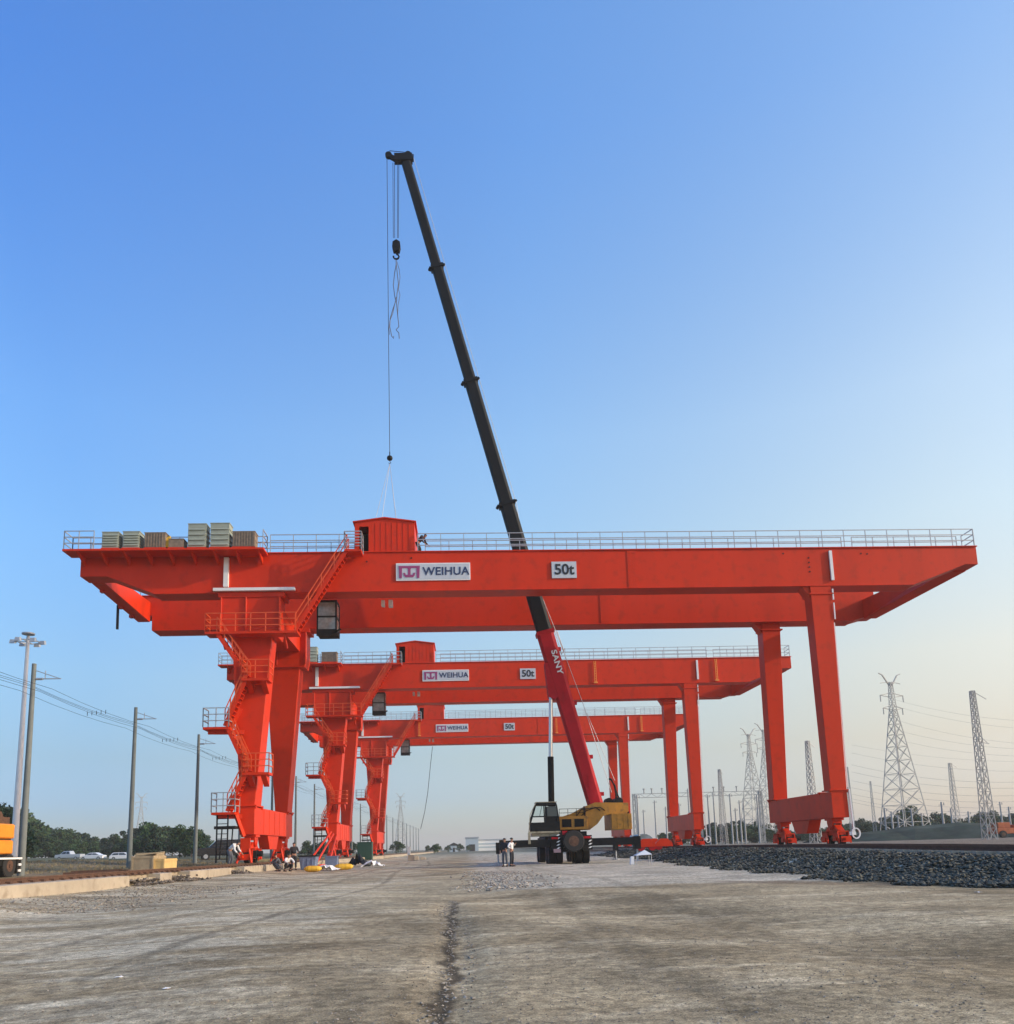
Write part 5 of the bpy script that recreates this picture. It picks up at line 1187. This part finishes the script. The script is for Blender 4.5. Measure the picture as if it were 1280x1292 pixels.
# ------------------------------------------------------------------ trees
def tree_proto(name, h, wd, m, n=1500, seed=1, leaf=.38, narrow=False):
    rnd = random.Random(seed); r = empty(name)
    b = MB(); b.tube((0,0,0), (.05,0,h*.35), .035*h*.5, .022*h*.5, n=7)
    for k in range(7):
        a = rnd.random()*6.28; z = h*rnd.uniform(.22, .5); ln = wd*rnd.uniform(.25, .42); b.tube((0.03,0,z), (math.cos(a)*ln, math.sin(a)*ln, z+h*.22), .010*h*.5, .004*h*.5, n=5)
    b.tube((.05,0,h*.35), (0,0,h*.8), .022*h*.5, .006*h*.5, n=6)
    b.build('trunk', BARK, r)
    cl = []
    for k in range(16):
        a = rnd.random()*6.28; q = rnd.random(); z = h*(.22 + .66*q)
        rad = wd*.5*(math.sin(math.pi*min(1, (q*.85+.12)))**.7)*rnd.uniform(.35, .85); s = wd*rnd.uniform(.13, .24)*(1-.35*q)
        cl.append((math.cos(a)*rad, math.sin(a)*rad, z, s))
    cl.append((0, 0, h*.88, wd*.14)); cl.append((0, 0, h*.6, wd*.25))
    vs, fs = [], []
    for _ in range(n):
        c = rnd.choice(cl); d = Vector((rnd.gauss(0,1), rnd.gauss(0,1), rnd.gauss(0,1))).normalized()*c[3]*(rnd.random()**.4)*1.15
        p = Vector(c[:3]) + d; p.z = max(p.z, h*.1); u_ = Vector((rnd.gauss(0,1), rnd.gauss(0,1), rnd.gauss(0,1))).normalized(); v_ = u_.cross(Vector((rnd.gauss(0,1), rnd.gauss(0,1), rnd.gauss(0,1)))).normalized(); s = leaf*rnd.uniform(.5, 1.2)
        k = len(vs); vs += [p-u_*s, p+v_*s*.6, p+u_*s, p-v_*s*.6]; fs.append((k, k+1, k+2, k+3))
    me = bpy.data.meshes.new('crown'); me.from_pydata([tuple(v) for v in vs], [], fs); me.materials.append(m); o = bpy.data.objects.new('crown', me); scene.collection.objects.link(o); o.parent = r
    return r
protos = [tree_proto('broadleaf_tree', 10, 8, LEAF, 2600, 3), tree_proto('broadleaf_tree', 10, 6.5, LEAF2, 2400, 5), tree_proto('broadleaf_tree', 10, 9, LEAF, 2800, 8), tree_proto('broadleaf_tree', 10, 5, LEAF2, 1900, 12)]
used = set(); rt = random.Random(11)
def plant(u, vtop, Y, label, group, z0=.5, pi=None, wide=1.0):
    k = rt.randrange(4) if pi is None else pi
    o = protos[k] if k not in used else copy_tree(protos[k]); used.add(k)
    tp = at(u, vtop, Y); s = max(.1, (tp.z - z0)/9.6); o.location = (tp.x, Y, z0 - .3); o.scale = (s*wide*rt.uniform(.9, 1.15), s*wide, s); o.rotation_euler.z = rt.random()*6.28
    tag(o, label, 'tree', group); return o
GL = 'trees behind the left yard'; GR = 'trees behind the right tracks'
# left wood, back row then front row
top = [(-20, 1012), (5, 1015), (30, 1022), (45, 1035), (60, 1042), (80, 1046), (100, 1048), (120, 1053), (135, 1054), (150, 1050), (165, 1046), (180, 1040), (200, 1038), (214, 1046), (232, 1041), (248, 1044), (262, 1050), (280, 1060), (300, 1062), (330, 1062), (390, 1060), (410, 1061), (430, 1062)]
def tl_(u, T):
    for (a, va), (c, vc) in zip(T[:-1], T[1:]):
        if a <= u <= c: return va + (vc-va)*(u-a)/(c-a)
    return T[-1][1]
u = -18
while u < 275:
    plant(u, tl_(u, top) + rt.uniform(-2, 5), rt.uniform(205, 235), 'dark broadleaf tree in the wood line behind the left yard', GL, 1.2, wide=1.25); u += rt.uniform(8, 13)
u = -10
while u < 170:
    plant(u, tl_(u, top) + rt.uniform(10, 16), 190 + rt.uniform(-4, 4), 'lower bushy tree at the front of the left wood line behind the parked cars', GL, 1.2, pi=rt.choice((0, 2)), wide=1.5); u += rt.uniform(12, 17)
for (u, vt) in ((183, 1038), (196, 1042), (228, 1041), (243, 1043), (256, 1050)):
    plant(u, vt, 150 + rt.uniform(-3, 3), 'tall dark tree of the clump between the second and third catenary poles', GL, 1.0, wide=1.1, pi=rt.choice((1, 2)))
for u in (284, 296, 388, 398, 408, 418, 429, 441, 470, 500, 548):
    plant(u, 1061 + rt.uniform(-3, 3) + max(0, (u-430))*.03, 200, 'distant dark tree glimpsed between the left crane legs', GL, .5, pi=rt.choice((0, 2)), wide=1.5)
plant(2, 1014, 95, 'dark green tree rising behind the orange truck crane at the left edge', GL, .8, pi=2)
plant(36, 1036, 120, 'narrow dark tree right behind the nearest catenary pole', GL, .8, pi=3)
topR = [(800, 1052), (830, 1050), (850, 1048), (880, 1040), (895, 1036), (915, 1040), (930, 1034), (955, 1037), (975, 1042), (1000, 1044), (1030, 1042), (1070, 1036), (1090, 1032), (1110, 1034), (1128, 1028), (1143, 1016), (1160, 1026), (1175, 1030), (1185, 1020), (1200, 1032), (1230, 1030), (1245, 1022), (1258, 1026), (1290, 1028)]
u = 884
while u < 1295:
    plant(u, tl_(u, topR) + rt.uniform(-2, 4), rt.uniform(225, 255), 'dark broadleaf tree in the wood line behind the right tracks', GR, .4, wide=1.3); u += rt.uniform(6.5, 10)
u = 890
while u < 1300:
    plant(u, tl_(u, topR) + rt.uniform(3, 9), rt.uniform(180, 200), 'lower dark bush in front of the wood line behind the right tracks', GR, .4, wide=1.7, pi=rt.choice((0, 2))); u += rt.uniform(9, 13)
for u in (836, 846, 857, 868): plant(u, 1050, 230, 'low dark bush beside the small arched shed', GR, .3, wide=1.5, pi=0)
for (u, v) in ((566, 1066), (580, 1064), (591, 1066), (552, 1064), (540, 1066)): plant(u, v, 330, 'small hazy tree by the buildings at the far end of the road', 'trees at the end of the road', 0, wide=1.2, pi=0)
for k in range(4):
    if k not in used: pass
# scrub on the left mound and bank foot
def scrub(pts, m, label, s=.12):
    vs, fs = [], []; rnd = random.Random(5)
    for (x, y, z) in pts:
        for _ in range(5):
            a = rnd.random()*6.28; h = rnd.uniform(.5, 1.4)*s*2; w_ = s*.18; k = len(vs)
            ox, oy = x+rnd.uniform(-s, s), y+rnd.uniform(-s, s)
            vs += [(ox-w_*math.cos(a), oy-w_*math.sin(a), z), (ox+w_*math.cos(a), oy+w_*math.sin(a), z), (ox+rnd.uniform(-s, s)*.7, oy+rnd.uniform(-s, s)*.7, z+h)]; fs.append((k, k+1, k+2))
    me = bpy.data.meshes.new('grass'); me.from_pydata(vs, [], fs); me.materials.append(m); o = bpy.data.objects.new('grass', me); scene.collection.objects.link(o); tag(o, label, 'grass', kind='stuff')
rg = random.Random(3); pts = []
for _ in range(5000):
    x = rg.uniform(-40, -15); y = rg.uniform(44, 90); pts.append((x, y, height(x, y)))
scrub(pts, mat('dry_grass_blades', (.22, .18, .10), .9, var=.35, scale=1), 'dry brown grass on the rough ground behind the left rail', .075)

# ------------------------------------------------------------------ haze
b = MB(); b.box(-4300, 4300, -250, 4600, -1.6, 62)
hz = b.build('haze', bpy.data.materials.new('haze_air')); tag(hz, kind='stuff')
hm_ = hz.data.materials[0]; hm_.use_nodes = True; ht = hm_.node_tree; ht.nodes.clear()
pv = ht.nodes.new('ShaderNodeVolumePrincipled'); ho_ = ht.nodes.new('ShaderNodeOutputMaterial'); pv.inputs['Color'].default_value = (.88, .86, .80, 1); pv.inputs['Density'].default_value = .00042; pv.inputs['Anisotropy'].default_value = .0
ht.links.new(pv.outputs[0], ho_.inputs['Volume'])
